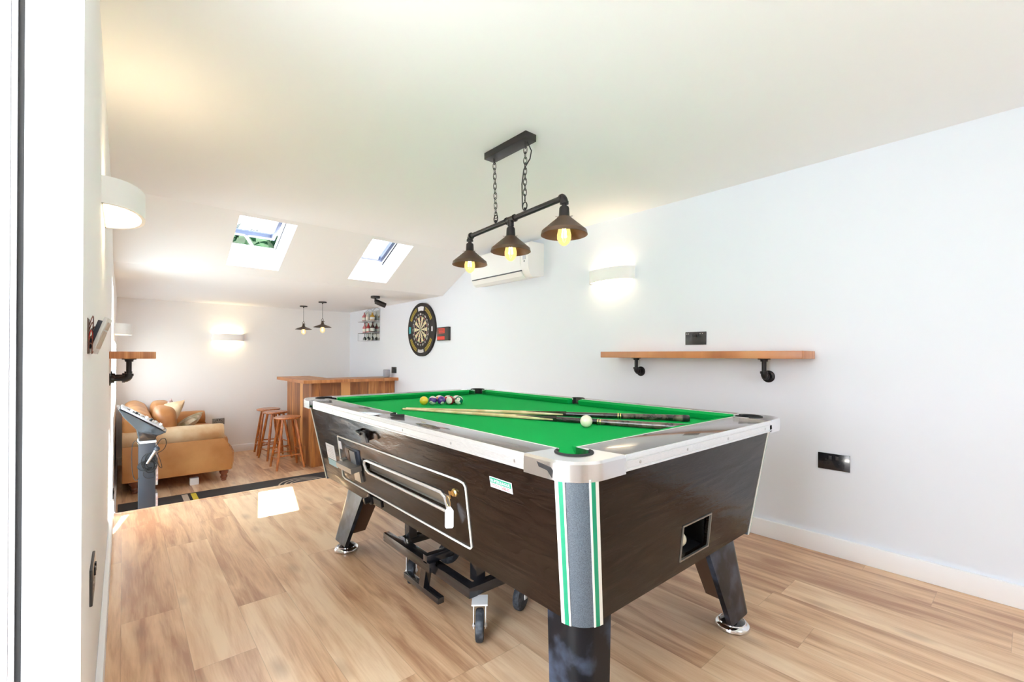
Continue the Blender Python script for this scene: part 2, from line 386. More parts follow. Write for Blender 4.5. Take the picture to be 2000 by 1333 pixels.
def text(name, body, size, mtx, m, parent, depth=0.0006, align='CENTER', label=None):
    cu = bpy.data.curves.new(name, 'FONT'); cu.body = body; cu.size = size; cu.extrude = depth; cu.align_x = align; cu.align_y = 'CENTER'; cu.resolution_u = 2
    o = bpy.data.objects.new(name + '_tmp', cu); COL.objects.link(o)
    dg = bpy.context.evaluated_depsgraph_get(); me = bpy.data.meshes.new_from_object(o.evaluated_get(dg))
    bpy.data.objects.remove(o); me.transform(Matrix.Translation(-origin_of(parent)) @ mtx); me.materials.clear(); me.materials.append(m)
    r = bpy.data.objects.new(name, me); COL.objects.link(r); r.parent = parent
    if label: r['label'] = label
    return r
def basis(o, x, y, z):
    x, y, z = Vector(x).normalized(), Vector(y).normalized(), Vector(z).normalized()
    return Matrix(((x.x,y.x,z.x,o[0]),(x.y,y.y,z.y,o[1]),(x.z,y.z,z.z,o[2]),(0,0,0,1)))

# ------------------------------------------------------------------ the setting
T = 0.12
struct(MB().box(XL, XR, YN, YS, FL, 0).obj('floor', M_floor))
struct(MB().box(XL - 0.3, XR + T, YS, YB + T, FL - 0.1, FL).obj('floor', M_floor))
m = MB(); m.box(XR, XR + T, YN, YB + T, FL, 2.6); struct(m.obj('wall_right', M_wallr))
m = MB(); m.box(XL - 0.3, XR, YB, YB + T, FL, 2.6); struct(m.obj('wall_back', M_wall))
m = MB(); 
WY0, WY1, WZ0, WZ1 = 4.16, 5.02, FL + .02, 1.62
VY0, VY1 = 5.25, 7.35
for (ya_, yb_) in ((DJ, WY0), (WY1, VY0), (VY1, YB)):
    m.box(-0.1226, XL, ya_, yb_, FL, 2.6); m.box(-0.34, -0.1226, max(ya_, DJ + 0.06), yb_, FL, 2.6)
m.box(-0.34, XL, WY0, WY1, WZ1, 2.6); m.box(-0.34, XL, WY0, WY1, FL, WZ0); m.box(-0.34, XL, VY0, VY1, 1.20, 2.6); m.box(-0.34, XL, VY0, VY1, FL, .52); m.box(-0.34, XL, DN, DJ, 2.07, 2.6); m.box(-0.34, XL, YN, DN, FL, 2.6)
struct(m.obj('wall_left', M_wall))
FX0, FX1, FZ = 0.9, 1.75, 2.07
m = MB(); m.box(XL - 0.3, FX0, YN - T, YN, FL, 2.6); m.box(FX1, XR, YN - T, YN, FL, 2.6); m.box(FX0, FX1, YN - T, YN, FZ, 2.6); m.box(FX0, FX1, YN - T, YN, FL, 0.9); struct(m.obj('wall_front', M_wall))
def added_glazing(n, x0, x1, y0, y1, z0, z1, vertical, name='window'):  # guessed openings, added to let more daylight in
    e = bpy.data.objects.new(f'{name}_{n}', None); COL.objects.link(e); struct(e); e.location = ((x0+x1)/2, (y0+y1)/2, z0)
    m = MB(); f = .05; along = x1 - x0 > y1 - y0; a0, a1 = (x0, x1) if along else (y0, y1)
    def bb(p, q, u, v):
        if along: m.box(p, q, y0, y1, u, v, bev=.003)
        else: m.box(x0, x1, p, q, u, v, bev=.003)
    bb(a0, a0+f, z0, z1); bb(a1-f, a1, z0, z1); bb(a0+f, a1-f, z0, z0+f); bb(a0+f, a1-f, z1-f, z1)
    for k in range(1, vertical):
        c_ = a0 + (a1-a0)*k/vertical; bb(c_-f*.8, c_+f*.8, z0+f, z1-f)
    m.obj('frame', M_trim, e)
    m = MB()
    if along: m.box(a0+f, a1-f, (y0+y1)/2-.003, (y0+y1)/2+.003, z0+f, z1-f)
    else: m.box((x0+x1)/2-.003, (x0+x1)/2+.003, a0+f, a1-f, z0+f, z1-f)
    m.obj('pane', M_glass, e)
added_glazing(5, FX0, FX1, YN - .09, YN - .03, .9, FZ, 2)  # unseen window behind the camera, added for its daylight
portal(((FX0+FX1)/2, YN - .13, (FZ+.9)/2), (PI/2, 0, 0), FX1-FX0, FZ-.9)
m = MB(); m.box(XL, XR, YN, YU + 0.0, HC, HC + 0.1); struct(m.obj('ceiling', M_ceil))
m = MB(); m.box(XL, XR, YC, YB, H2, H2 + 0.1); struct(m.obj('ceiling', M_ceil))
# sloping ceiling with two skylight shafts
K = (HC - H2) / (YC - YU); LEN = math.hypot(YC - YU, HC - H2)
dS = Vector((0, (YC - YU) / LEN, -(HC - H2) / LEN)); nS = Vector((0, -dS.z, dS.y)); O0 = Vector((0, YU, HC)); DEP = 0.245
def sl(x, v, w=0.0): return Vector((x, 0, 0)) + O0 + dS * v + nS * w
us = [XL, 0.677, 1.090, 1.738, 2.154, XR]; vs_ = [0, 0.044, 0.713, LEN]
m = MB(); lay = []
for w in (0, DEP): lay.append([[m.bm.verts.new(sl(x, v, w)) for v in vs_] for x in us])
hole = {(1, 1), (3, 1)}
for i in range(5):
    for j in range(3):
        if (i, j) in hole: continue
        for w in (0, 1): m.bm.faces.new((lay[w][i][j], lay[w][i+1][j], lay[w][i+1][j+1], lay[w][i][j+1]))
for (i, j) in hole:
    cs = [(i, j), (i+1, j), (i+1, j+1), (i, j+1)]
    for k in range(4):
        a, b = cs[k], cs[(k+1) % 4]
        m.bm.faces.new((lay[0][a[0]][a[1]], lay[0][b[0]][b[1]], lay[1][b[0]][b[1]], lay[1][a[0]][a[1]]))
struct(m.obj('ceiling', M_ceil, fixn=False, ang=20))
# unseen roof covers that keep daylight out above the flat ceilings
m = MB(); m.hexa([sl(XL-.3, -0.0, DEP+.0), sl(XR+T, -0.0, DEP), (XR+T, YN-T, HC+.15), (XL-.3, YN-T, HC+.15)], [sl(XL-.3, 0, DEP+.08), sl(XR+T, 0, DEP+.08), (XR+T, YN-T, HC+.25), (XL-.3, YN-T, HC+.25)])
m.hexa([(XL-.3, YB+T, H2+.12), (XR+T, YB+T, H2+.12), sl(XR+T, LEN, DEP), sl(XL-.3, LEN, DEP)], [(XL-.3, YB+T, H2+.2), (XR+T, YB+T, H2+.2), sl(XR+T, LEN, DEP+.02), sl(XL-.3, LEN, DEP+.02)])
struct(m.obj('roof_cover', M_greyc))
# baseboards
struct(MB().box(XR - 0.018, XR, YN, YS, 0, 0.1, bev=0.004).obj('baseboard_right', M_trim))
struct(MB().box(XL, XL + 0.018, DJ + 0.002, YS, 0, 0.1, bev=0.004).obj('baseboard_left', M_trim))
struct(MB().box(XR - 0.018, XR, YS, YB, FL, FL + 0.1, bev=0.004).obj('baseboard_right', M_trim))
struct(MB().box(XL, XL + 0.018, WY1 + .002, YB, FL, FL + 0.1, bev=0.004).obj('baseboard_left', M_trim))
struct(MB().box(XL + 0.018, XR - 0.018, YB - 0.018, YB, FL, FL + 0.1, bev=0.004).obj('baseboard_back', M_trim))
struct(MB().box(XL, XR, YS - 0.03, YS + 0.006, -0.006, 0.0015, bev=0.001).obj('trim_2', M_floor))
# door opening in the left wall: frame with seal
d = bpy.data.objects.new('door_1', None); COL.objects.link(d); struct(d); d.location = (-0.14, DJ, 0)
m = MB(); m.box(-0.136, -0.1226, DJ + 0.004, DJ + 0.06, 0, 2.07, bev=0.002); m.box(-0.34, -0.1226, DJ + 0.02, DJ + 0.06, 0, 2.07)
m.box(-0.152, -0.1445, DJ + 0.0, DJ + 0.06, 0, 2.07, bev=0.002); m.box(-0.166, -0.1522, DJ - 0.006, DJ + 0.06, 0, 2.07, bev=0.002); m.box(-0.24, -0.166, DJ - 0.02, DJ + 0.06, 0, 2.07, bev=0.003)
m.box(-0.34, -0.1226, DN, DJ + .02, 2.03, 2.07)
m.obj('door_frame', M_trim, d)
MB().box(-0.1445, -0.136, DJ + 0.008, DJ + 0.05, 0, 2.05).obj('seal', M_rubber, d)
# skylight windows
def skylight(n, x0, x1, tilt, stay):
    e = bpy.data.objects.new(f'window_{n}', None); COL.objects.link(e); struct(e); e.location = sl((x0+x1)/2, 0.38, DEP)
    v0, v1 = 0.044, 0.713
    m = MB()
    def bar(a0, a1, b0, b1, w0, w1):
        m.hexa([sl(a0, b0, w0), sl(a1, b0, w0), sl(a1, b1, w0), sl(a0, b1, w0)], [sl(a0, b0, w1), sl(a1, b0, w1), sl(a1, b1, w1), sl(a0, b1, w1)])
    f = 0.03
    bar(x0 - f, x0, v0 - f, v1 + f, DEP - .02, DEP + 0.05); bar(x1, x1 + f, v0 - f, v1 + f, DEP - .02, DEP + 0.05)
    bar(x0, x1, v0 - f, v0, DEP - .02, DEP + 0.05); bar(x0, x1, v1, v1 + f, DEP - .02, DEP + 0.001)
    m.obj('fixed_frame', M_trim, e)
    # hinged sash
    ax = sl(0, v0, DEP + 0.01)
    R = Matrix.Translation(ax) @ Matrix.Rotation(math.radians(tilt), 4, 'X') @ Matrix.Translation(-ax)
    def tb(mm, a0, a1, b0, b1, w0, w1):
        k = [R @ sl(*q) for q in ((a0,b0,w0),(a1,b0,w0),(a1,b1,w0),(a0,b1,w0),(a0,b0,w1),(a1,b0,w1),(a1,b1,w1),(a0,b1,w1))]
        mm.hexa(k[:4], k[4:])
    m = MB(); fw = 0.035; w0, w1 = DEP + .01, DEP + .06; g = 0.004; v1s = v1 - 0.006
    tb(m, x0+g, x0+fw, v0, v1s, w0, w1); tb(m, x1-fw, x1-g, v0, v1s, w0, w1); tb(m, x0+fw, x1-fw, v0, v0+fw, w0, w1); tb(m, x0+fw, x1-fw, v1s-fw, v1s, w0, w1)
    s_ = m.obj('sash', M_sash, e)
    m = MB(); tb(m, x0+fw-.004, x1-fw+.004, v0+fw-.004, v1s-fw+.004, w0+.018, w0+.022); m.obj('pane', M_glass, s_)
    if stay:
        a = R @ sl(x0 + 0.17, v1s - 0.01, w0); b = sl(x0 + 0.23, v1 - 0.005, DEP - 0.03)
        MB().tube([a, b], 0.012, n=8).obj('stay', M_trim, e)
    portal(sl((x0+x1)/2, 0.38, DEP - 0.03), (math.radians(-25.6), 0, 0), x1 - x0, v1 - v0)
M_sash = mat('sash_blue_grey', (0.060, 0.070, 0.115), 0.5, spec=.2)
skylight(1, 0.677, 1.090, 6.6, True)
skylight(2, 1.738, 2.154, 1.0, False)

added_glazing(3, -.26, -.20, WY0, WY1, WZ0, WZ1, 1, 'door')  # made-up glazed door, added to brighten the lower room
portal((-.30, (WY0+WY1)/2, (WZ0+WZ1)/2), (0, -PI/2, 0), WZ1-WZ0, WY1-WY0)
added_glazing(4, -.26, -.20, VY0, VY1, .52, 1.20, 3)  # made-up window above the sofa, added to brighten the lower room
portal((-.30, (VY0+VY1)/2, .86), (0, -PI/2, 0), .68, VY1-VY0)
# outside, unseen: paving added pale to bounce sunlight into the room
struct(MB().box(-14, -0.345, -1.475, 3.4, -0.6, -0.06).obj('floor', M_pave)); struct(MB().box(-14, -0.345, 3.4, 14, -0.6, -0.43).obj('floor', M_pave)); struct(MB().box(-14, 14, -14, YN - T - .005, -0.5, -0.06).obj('floor', M_pave))
struct(MB().box(-40, 40, YB + T + .02, 40, -1.0, -0.5).obj('floor', M_grass))
def tree(x, y, h, r, label, seed):
    rnd = random.Random(seed)
    t = thing('tree', label, 'tree', (x, y, -0.5))
    MB().tube([(x, y, -0.5), (x + .05, y, h * .45), (x, y + .05, h * .8)], 0.1, radii=[.13, .1, .05]).obj('trunk', M_bark, t)
    m = MB()
    for k in range(4200):
        th, ph, rr = rnd.uniform(0, 2*PI), math.acos(rnd.uniform(-1, 1)), rnd.uniform(.55, 1) ** .6
        c = Vector((x, y, h - r * .8)) + Vector((math.sin(ph)*math.cos(th)*r*1.55, math.sin(ph)*math.sin(th)*r, math.cos(ph)*r*.8)) * rr
        a = Vector((rnd.gauss(0,1), rnd.gauss(0,1), rnd.gauss(0,1))).normalized(); b = a.orthogonal().normalized(); s_ = rnd.uniform(.10, .20)
        m.quad([c - a*s_, c + b*s_*.5, c + a*s_, c - b*s_*.5])
    m.sphere((x, y, h - r*.8), r, sc=(1.5, .95, .77), nu=48, nv=32)
    for v in m.bm.verts[-(48*31+2):]: v.co += Vector((rnd.gauss(0,.03), rnd.gauss(0,.03), rnd.gauss(0,.03)))
    m.obj('foliage', M_leaf, t, fixn=False)
tree(2.3, 12.0, 3.93, 1.9, 'leafy green tree seen through the open left roof window', 1)

# ------------------------------------------------------------------ pool table
x0b, x1b, y0b, y1b, zb = 0.887, 1.956, 0.745, 2.715, 0.385
x0t, x1t, y0t, y1t, zt = 0.816, 2.048, 0.706, 2.777, 0.7775
RX0, RX1, RY0, RY1, ZT, ZR = 0.81, 2.17, 0.70, 2.90, 0.82, 0.777
BED = 0.785
pt = thing('pool_table', 'coin-operated pool table with green cloth, dark oak-effect sides and chrome corners', 'pool table', (1.42, 1.75, 0))
m = MB()
RC = 0.075    # cabinet corner cut
def cutrect(a0, a1, b0, b1, z, c=RC):
    return [(a0+c, b0, z), (a1-c, b0, z), (a1, b0+c, z), (a1, b1-c, z), (a1-c, b1, z), (a0+c, b1, z), (a0, b1-c, z), (a0, b0+c, z)]
# four side panels (front one with the ball return hole)
def panel(p, q, hole=None, name='side_panel'):
    """p, q: (top point, bottom point) of both ends; outward face is built 18 mm thick inwards"""
    pass
cx, cy = (x0b + x1b) / 2, (y0b + y1b) / 2
def side(A_t, B_t, A_b, B_b, holes=()):
    """quad side panel from points, bilinear; holes in (s,t) ranges (s along A->B, t bottom->top)"""
    A_t, B_t, A_b, B_b = map(Vector, (A_t, B_t, A_b, B_b))
    nn = (B_b - A_b).cross(A_t - A_b).normalized()
    if nn.dot(Vector((cx, cy, 0.5)) - A_b) > 0: nn = -nn
    f = lambda s, t, d=0: (A_b.lerp(B_b, s)).lerp(A_t.lerp(B_t, s), t) - nn * d
    ss = sorted({0, 1, *[h for q in holes for h in q[:2]]}); ts = sorted({0, 1, *[h for q in holes for h in q[2:]]})
    g = [[[m.bm.verts.new(f(s, t, dd)) for t in ts] for s in ss] for dd in (0, 0.018)]
    for i in range(len(ss) - 1):
        for j in range(len(ts) - 1):
            if any(q[0] <= ss[i] and ss[i+1] <= q[1] and q[2] <= ts[j] and ts[j+1] <= q[3] for q in holes):
                cs = [(i, j), (i+1, j), (i+1, j+1), (i, j+1)]
                for k in range(4):
                    a, b = cs[k], cs[(k+1) % 4]
                    m.bm.faces.new((g[0][a[0]][a[1]], g[0][b[0]][b[1]], g[1][b[0]][b[1]], g[1][a[0]][a[1]]))
                continue
            for d in (0, 1): m.bm.faces.new((g[d][i][j], g[d][i+1][j], g[d][i+1][j+1], g[d][i][j+1]))
    return f, nn
c = RC
ct = cutrect(x0t, x1t, y0t, y1t, zt); cb_ = cutrect(x0b, x1b, y0b, y1b, zb)
fN, nN = side(ct[0], ct[1], cb_[0], cb_[1], [((1.347 - cb_[0][0] - .0) / (cb_[1][0] - cb_[0][0]), (1.537 - cb_[0][0]) / (cb_[1][0] - cb_[0][0]), (0.425 - zb) / (zt - zb), (0.538 - zb) / (zt - zb))])
m.obj('end_panel', M_dark, pt, ang=20)
m = MB(); fR, nR = side(ct[2], ct[3], cb_[2], cb_[3]); m.obj('side_panel', M_dark, pt, ang=20)
m = MB(); fF, nF = side(ct[4], ct[5], cb_[4], cb_[5]); m.obj('end_panel', M_dark, pt, ang=20)
m = MB()
# left long side: ball window and coin slot openings are holes
LY0, LY1 = cb_[7][1], cb_[6][1]
def syt(y, z):      # s,t on the left side, s runs from near (cb_[7]) to far (cb_[6])
    return ((y - LY0) / (LY1 - LY0), (z - zb) / (zt - zb))
wA = syt(1.315, 0.540); wB = syt(2.03, 0.600)
fL, nL = side(ct[7], ct[6], cb_[7], cb_[6], [(wA[0], wB[0], wA[1], wB[1])])
lp = m.obj('side_panel', M_dark, pt, ang=20)
def Lp(y, z, off=0.0):          # point on the left side plane by true y, z
    X = x0b + (x0t - x0b) * (z - zb) / (zt - zb)
    return Vector((X, y, z)) + nLv * off
nLv = Vector((-(zt - zb), 0, -(x0b - x0t))).normalized()
# underside board, back of window, chute behind the ball return
m = MB(); m.box(x0b + .02, x1b - .02, y0b + .02, y1b - .02, zb + .004, zb + .02); m.obj('base_board', M_legbrown, pt)
m = MB(); m.box(0.898, 0.905, 1.26, 2.08, 0.50, 0.64, mi=1); m.box(0.876, 0.898, 1.26, 2.08, 0.530, 0.538); m.obj('ball_gallery', [M_alu, M_gallery], pt)
m = MB(); m.box(1.33, 1.56, 0.93, 0.94, 0.41, 0.56); m.box(1.33, 1.338, 0.762, 0.94, 0.41, 0.56); m.box(1.552, 1.56, 0.762, 0.94, 0.41, 0.56); m.box(1.33, 1.56, 0.762, 0.94, 0.552, 0.56)
m.hexa([(1.338, .765, .415), (1.552, .765, .415), (1.552, .93, .425), (1.338, .93, .425)], [(1.338, .765, .424), (1.552, .765, .424), (1.552, .93, .434), (1.338, .93, .434)])
m.obj('return_chute', M_black, pt)
def Np(x, z, off=0.0):
    Y = y0b + (y0t - y0b) * (z - zb) / (zt - zb)
    return Vector((x, Y, z)) + Vector((0, -1, -.1)).normalized() * off
m = MB()
hx0, hx1, hz0, hz1 = 1.352, 1.535, .428, .537
def nframe(mm, x0, x1, z0, z1, t):
    for (a, b, c_, d_) in ((x0 - t, x0, z0 - t, z1 + t), (x1, x1 + t, z0 - t, z1 + t), (x0, x1, z0 - t, z0), (x0, x1, z1, z1 + t)):
        mm.hexa([Np(a, c_, -.004), Np(b, c_, -.004), Np(b, d_, -.004), Np(a, d_, -.004)], [Np(a, c_, .003), Np(b, c_, .003), Np(b, d_, .003), Np(a, d_, .003)])
nframe(m, hx0, hx1, hz0, hz1, 0.005); m.obj('ball_return_frame', M_dsteel, pt)
# cut corners: rounded speckled strips with striped mouldings
def corner(px, py, sx, sy, vis):
    """px,py: outer rect corner (top,bottom tuples) ; sx,sy: direction inward"""
    m = MB(); segs = 8; top = []; bot = []
    (xt, yt), (xb, yb_) = px, py
    for k in range(segs + 1):
        a = PI/2 * k / segs
        dx, dy = 1 - math.sin(a), 1 - math.cos(a)
        top.append(Vector((xt + sx * c * dx * 1.0, yt + sy * c * dy * 1.0, zt)))
        bot.append(Vector((xb + sx * c * dx, yb_ + sy * c * dy, zb - 0.012)))
    cen_t = Vector((xt + sx*c*1.15, yt + sy*c*1.15, zt)); cen_b = Vector((xb + sx*c*1.15, yb_ + sy*c*1.15, zb - .012))
    m.prism([0*Vector()]*0 or [], (0,0,0)) if False else None
    vt = [m.bm.verts.new(p) for p in top] + [m.bm.verts.new(cen_t)]; vb = [m.bm.verts.new(p) for p in bot] + [m.bm.verts.new(cen_b)]
    n = len(vt)
    for k in range(n): m.bm.faces.new((vt[k], vt[(k+1)%n], vb[(k+1)%n], vb[k]))
    m.bm.faces.new(vt); m.bm.faces.new(list(reversed(vb)))
    cs = m.obj('corner_strip', M_corner, pt)
    # striped mouldings: cream / green / cream, along both edges
    for end in (0, 1):
        k0, dk = (0, 1) if end == 0 else (segs, -1)
        def on(fr, off):
            i = k0 + dk * int(fr); j = i + dk; w = fr - int(fr)
            t_, b_ = top[i].lerp(top[j], w), bot[i].lerp(bot[j], w)
            o_ = Vector((-(sx) * abs(t_.x - cen_t.x), -(sy) * abs(t_.y - cen_t.y), 0)).normalized() * off
            return t_ + o_, b_ + o_
        for (fa, fb, mt, nm) in ((-0.0, 0.75, M_cream, 'moulding'), (0.75, 1.6, M_greenst, 'green_stripe'), (1.6, 1.95, M_cream, 'moulding')):
            m2 = MB(); a1, a0 = on(fa, .0025); b1, b0 = on(fb, .0025); a3, a2 = on(fa, -.001); b3, b2 = on(fb, -.001)
            m2.hexa([a2, b2, b0, a0], [a3, b3, b1, a1]); m2.obj(nm, mt, cs)
for (xt, xb, sx) in ((x0t, x0b, 1), (x1t, x1b, -1)):
    for (yt, yb_, sy) in ((y0t, y0b, 1), (y1t, y1b, -1)):
        corner((xt, yt), (xb, yb_), sx, sy, True)
# bed, cushions, rails
m = MB(); m.prism(cutrect(RX0 + .03, RX1 - .03, RY0 + .03, RY1 - .03, 0.772, .085), (0, 0, BED - .772)); m.obj('playing_surface', M_baize, pt)
CX0, CX1, CY0, CY1 = 0.976, 2.052, 0.903, 2.767
ymid = 1.825
def cushion(a, b, inward, ea, eb):
    """a,b: nose line end points; inward: unit direction to table centre; ea,eb: setback of ends along line at back"""
    a, b, n = Vector(a), Vector(b), Vector(inward); t = (b - a).normalized()
    w = 0.045
    m = MB()
    zs = [(0.0, ZT - .008), (0.004, ZT - .016), (.016, BED + 0.001)]
    A = [a + Vector((0, 0, z)) - n * o + t * 0 for o, z in zs]; B = [b + Vector((0, 0, z)) - n * o for o, z in zs]
    A = [a - n*w - t*ea + Vector((0,0,ZT - .001))] + A + [a - n*w - t*ea + Vector((0,0,BED + .001))]
    B = [b - n*w + t*eb + Vector((0,0,ZT - .001))] + B + [b - n*w + t*eb + Vector((0,0,BED + .001))]
    va = [m.bm.verts.new(p) for p in A]; vb = [m.bm.verts.new(p) for p in B]; k = len(va)
    for i in range(k): m.bm.faces.new((va[i], va[(i+1)%k], vb[(i+1)%k], vb[i]))
    m.bm.faces.new(va); m.bm.faces.new(list(reversed(vb)))
    cu = m.obj('cushion', M_baize, pt, ang=50)
    m = MB(); q = [a - n*(w+.001) - t*ea, b - n*(w+.001) + t*eb]; q2 = [a - n*(w+.0055) - t*ea, b - n*(w+.0055) + t*eb]
    z0, z1 = ZT - .01, ZT + .0008
    m.hexa([(*q[0].xy, z0), (*q[1].xy, z0), (*q2[1].xy, z0), (*q2[0].xy, z0)], [(*q[0].xy, z1), (*q[1].xy, z1), (*q2[1].xy, z1), (*q2[0].xy, z1)])
    m.obj('cushion_bead', M_cream, cu)
YA, YZ, XA, XZ = RY0 + .215, RY1 - .215, RX0 + .205, RX1 - .205
cushion((CX0, YA, 0), (CX0, ymid - .045, 0), (1, 0, 0), .04, .008)
cushion((CX0, ymid + .045, 0), (CX0, YZ, 0), (1, 0, 0), .008, .04)
cushion((CX1, YA, 0), (CX1, ymid - .045, 0), (-1, 0, 0), .04, .008)
cushion((CX1, ymid + .045, 0), (CX1, YZ, 0), (-1, 0, 0), .008, .04)
cushion((XA, CY0, 0), (XZ, CY0, 0), (0, 1, 0), .03, .03)
cushion((XA, CY1, 0), (XZ, CY1, 0), (0, -1, 0), .03, .03)
# rail tops (laminate), side trims (aluminium), chrome corner castings
w = 0.05; CC = 0.19       # casting length along each side
ins = 0.005
def railtop(x0, x1, y0, y1): 
    m = MB(); m.box(x0, x1, y0, y1, ZT - .03, ZT, bev=0.0015); m.obj('rail_top', M_railtop, pt)
railtop(RX0 + ins, CX0 - w, RY0 + .172, ymid - .05); railtop(RX0 + ins, CX0 - w, ymid + .05, RY1 - .172)
railtop(CX1 + w, RX1 - ins, RY0 + .172, ymid - .05); railtop(CX1 + w, RX1 - ins, ymid + .05, RY1 - .172)
railtop(RX0 + .168, RX1 - .168, RY0 + ins, CY0 - w); railtop(RX0 + .168, RX1 - .168, CY1 + w, RY1 - ins)
def railtrim(p0, p1, out):
    p0, p1, o_ = Vector(p0), Vector(p1), Vector(out); m = MB()
    prof = [(0, ZR), (0, ZR + .004), (-.002, ZR + .006), (0, ZR + .008), (0, ZR + .026), (-.002, ZR + .028), (0, ZR + .030), (-.0005, ZT - .003), (-.002, ZT), (-.0055, ZT + .0005), (-.0055, ZR)]
    va = [m.bm.verts.new((p0 + o_ * q).xy[:] + (z,)) for q, z in prof]; vb = [m.bm.verts.new((p1 + o_ * q).xy[:] + (z,)) for q, z in prof]; k = len(va)
    for i in range(k): m.bm.faces.new((va[i], va[(i+1)%k], vb[(i+1)%k], vb[i]))
    m.bm.faces.new(va); m.bm.faces.new(list(reversed(vb)))
    t = m.obj('rail_trim', M_alu, pt, ang=25)
    L_ = (p1 - p0).length; n = 4 if L_ > 1.3 else 4
    fr = (.065, .32, .60, .93) if L_ < 1.3 else (.02, .20, .39, .62, .82, .98)
    for f in fr:
        cpt = p0.lerp(p1, f)
        MB().lathe((cpt.x, cpt.y, ZR + .017), o_, [(-.004, .0045), (.0015, .0045), (.002, .003)], n=10).obj('screw', M_steel, t)
railtrim((RX0, RY0 + CC, 0), (RX0, RY1 - CC - .06, 0), (-1, 0, 0)); railtrim((RX1, RY0 + CC, 0), (RX1, RY1 - CC, 0), (1, 0, 0))
railtrim((RX0 + CC, RY0, 0), (RX1 - CC + .02, RY0, 0), (0, -1, 0)); railtrim((RX0 + CC, RY1, 0), (RX1 - CC, RY1, 0), (0, 1, 0))
def casting(X, Y, sx, sy):
    """rounded chrome corner with a U-shaped pocket cut-out; sx,sy point inwards"""
    r = 0.095; out = []
    for k in range(13):
        a = PI/2 * k/12; out.append((X + sx*(r - r*math.sin(a)), Y + sy*(r - r*math.cos(a))))
    # out runs from (X+sx r, Y) to (X, Y+sy r)
    pc = (X + sx*.105, Y + sy*.140) ; pr = 0.049
    yc_, xc_ = abs(CY0 - RY0) - w, abs(CX0 - RX0) - w
    inner = []
    # from end on the Y-side (X..., RY side) : go round the pocket
    poly = [(X, Y + sy*CC), (X + sx*xc_, Y + sy*(CC + .012))]
    # pocket arc, mouth points towards table centre
    ctr = Vector((X + sx*.112, Y + sy*.112))
    m_dir = math.atan2(sy, sx)
    a0 = m_dir + sx*sy*math.radians(65); 
    N_ = 18; arc = []
    for k in range(N_ + 1):
        a = a0 + sx*sy*math.radians(230) * k / N_
        arc.append((ctr.x + pr*math.cos(a), ctr.y + pr*math.sin(a)))
        poly += arc + [(X + sx*(abs(CX0-RX0) + .0), Y + sy*yc_), (X + sx*(CC + .032), Y + sy*yc_), (X + sx*CC, Y)] + out
    # build as strip between outer path and inner path so that the concave outline triangulates cleanly
    innerp = [(X + sx*xc_, Y + sy*.178), (X + sx*xc_, Y + sy*.168)] + arc + [(X + sx*.166, Y + sy*yc_), (X + sx*.172, Y + sy*yc_)]
    outerp = [(X, Y + sy*CC)] + list(reversed(out)) + [(X + sx*CC, Y)]
    def resample(path, n):
        d = [0]
        for i in range(1, len(path)): d.append(d[-1] + math.dist(path[i], path[i-1]))
        res = []
        for k in range(n):
            t = d[-1]*k/(n-1); i = max(j for j in range(len(d)) if d[j] <= t + 1e-9); i = min(i, len(path)-2)
            f = (t - d[i]) / max(d[i+1]-d[i], 1e-9); res.append((path[i][0] + (path[i+1][0]-path[i][0])*f, path[i][1] + (path[i+1][1]-path[i][1])*f))
        return res
    n = 48; ip, op = resample(innerp, n), resample(outerp, n)
    m = MB(); cl = [m.bm.verts.new((*op[i], ZR - .006)) for i in range(n)]; c1 = [m.bm.verts.new((*op[i], ZT - .006)) for i in range(n)]
    def inset(p, q, dd):
        v = Vector(q) - Vector(p); return tuple(Vector(p) + v.normalized()*dd)
    c2 = [m.bm.verts.new((*inset(op[i], ip[i], .005), ZT + .001)) for i in range(n)]
    c3 = [m.bm.verts.new((*ip[i], ZT + .0015)) for i in range(n)]; c4_ = [m.bm.verts.new((*ip[i], ZR - .006)) for i in range(n)]
    for rr in ((cl, c1), (c1, c2), (c2, c3), (c3, c4_), (c4_, cl)):
        for i in range(n-1): m.bm.faces.new((rr[0][i], rr[0][i+1], rr[1][i+1], rr[1][i]))
    for i in (0, n-1): m.bm.faces.new((cl[i], c1[i], c2[i], c3[i], c4_[i]))
    cs = m.obj('corner_casting', M_castings, pt, ang=30)
    # black pocket liner: lip on top and cup below
    m = MB(); lip = [];
    for k in range(len(arc)): lip.append(Vector((arc[k][0], arc[k][1], ZT + .002)))
    m.tube([(p.x, p.y, ZT + .001) for p in lip], .005, n=8)
    for k in range(len(arc)-1):
        a, b = arc[k], arc[k+1]
        m.hexa([(a[0], a[1], .775), (b[0], b[1], .775), tuple(Vector(b) + (ctr - Vector(b)).normalized()*.004) + (.775,), tuple(Vector(a) + (ctr - Vector(a)).normalized()*.004) + (.775,)],
               [(a[0], a[1], ZT), (b[0], b[1], ZT), tuple(Vector(b) + (ctr - Vector(b)).normalized()*.004) + (ZT,), tuple(Vector(a) + (ctr - Vector(a)).normalized()*.004) + (ZT,)])
    m.obj('pocket_liner', M_rubber, pt)
M_castings = mat('polished_casting', (0.86, 0.86, 0.88), 0.2, metal=1.0)
for X, sx in ((RX0, 1), (RX1, -1)):
    for Y, sy in ((RY0, 1), (RY1, -1)): casting(X, Y, sx, sy)
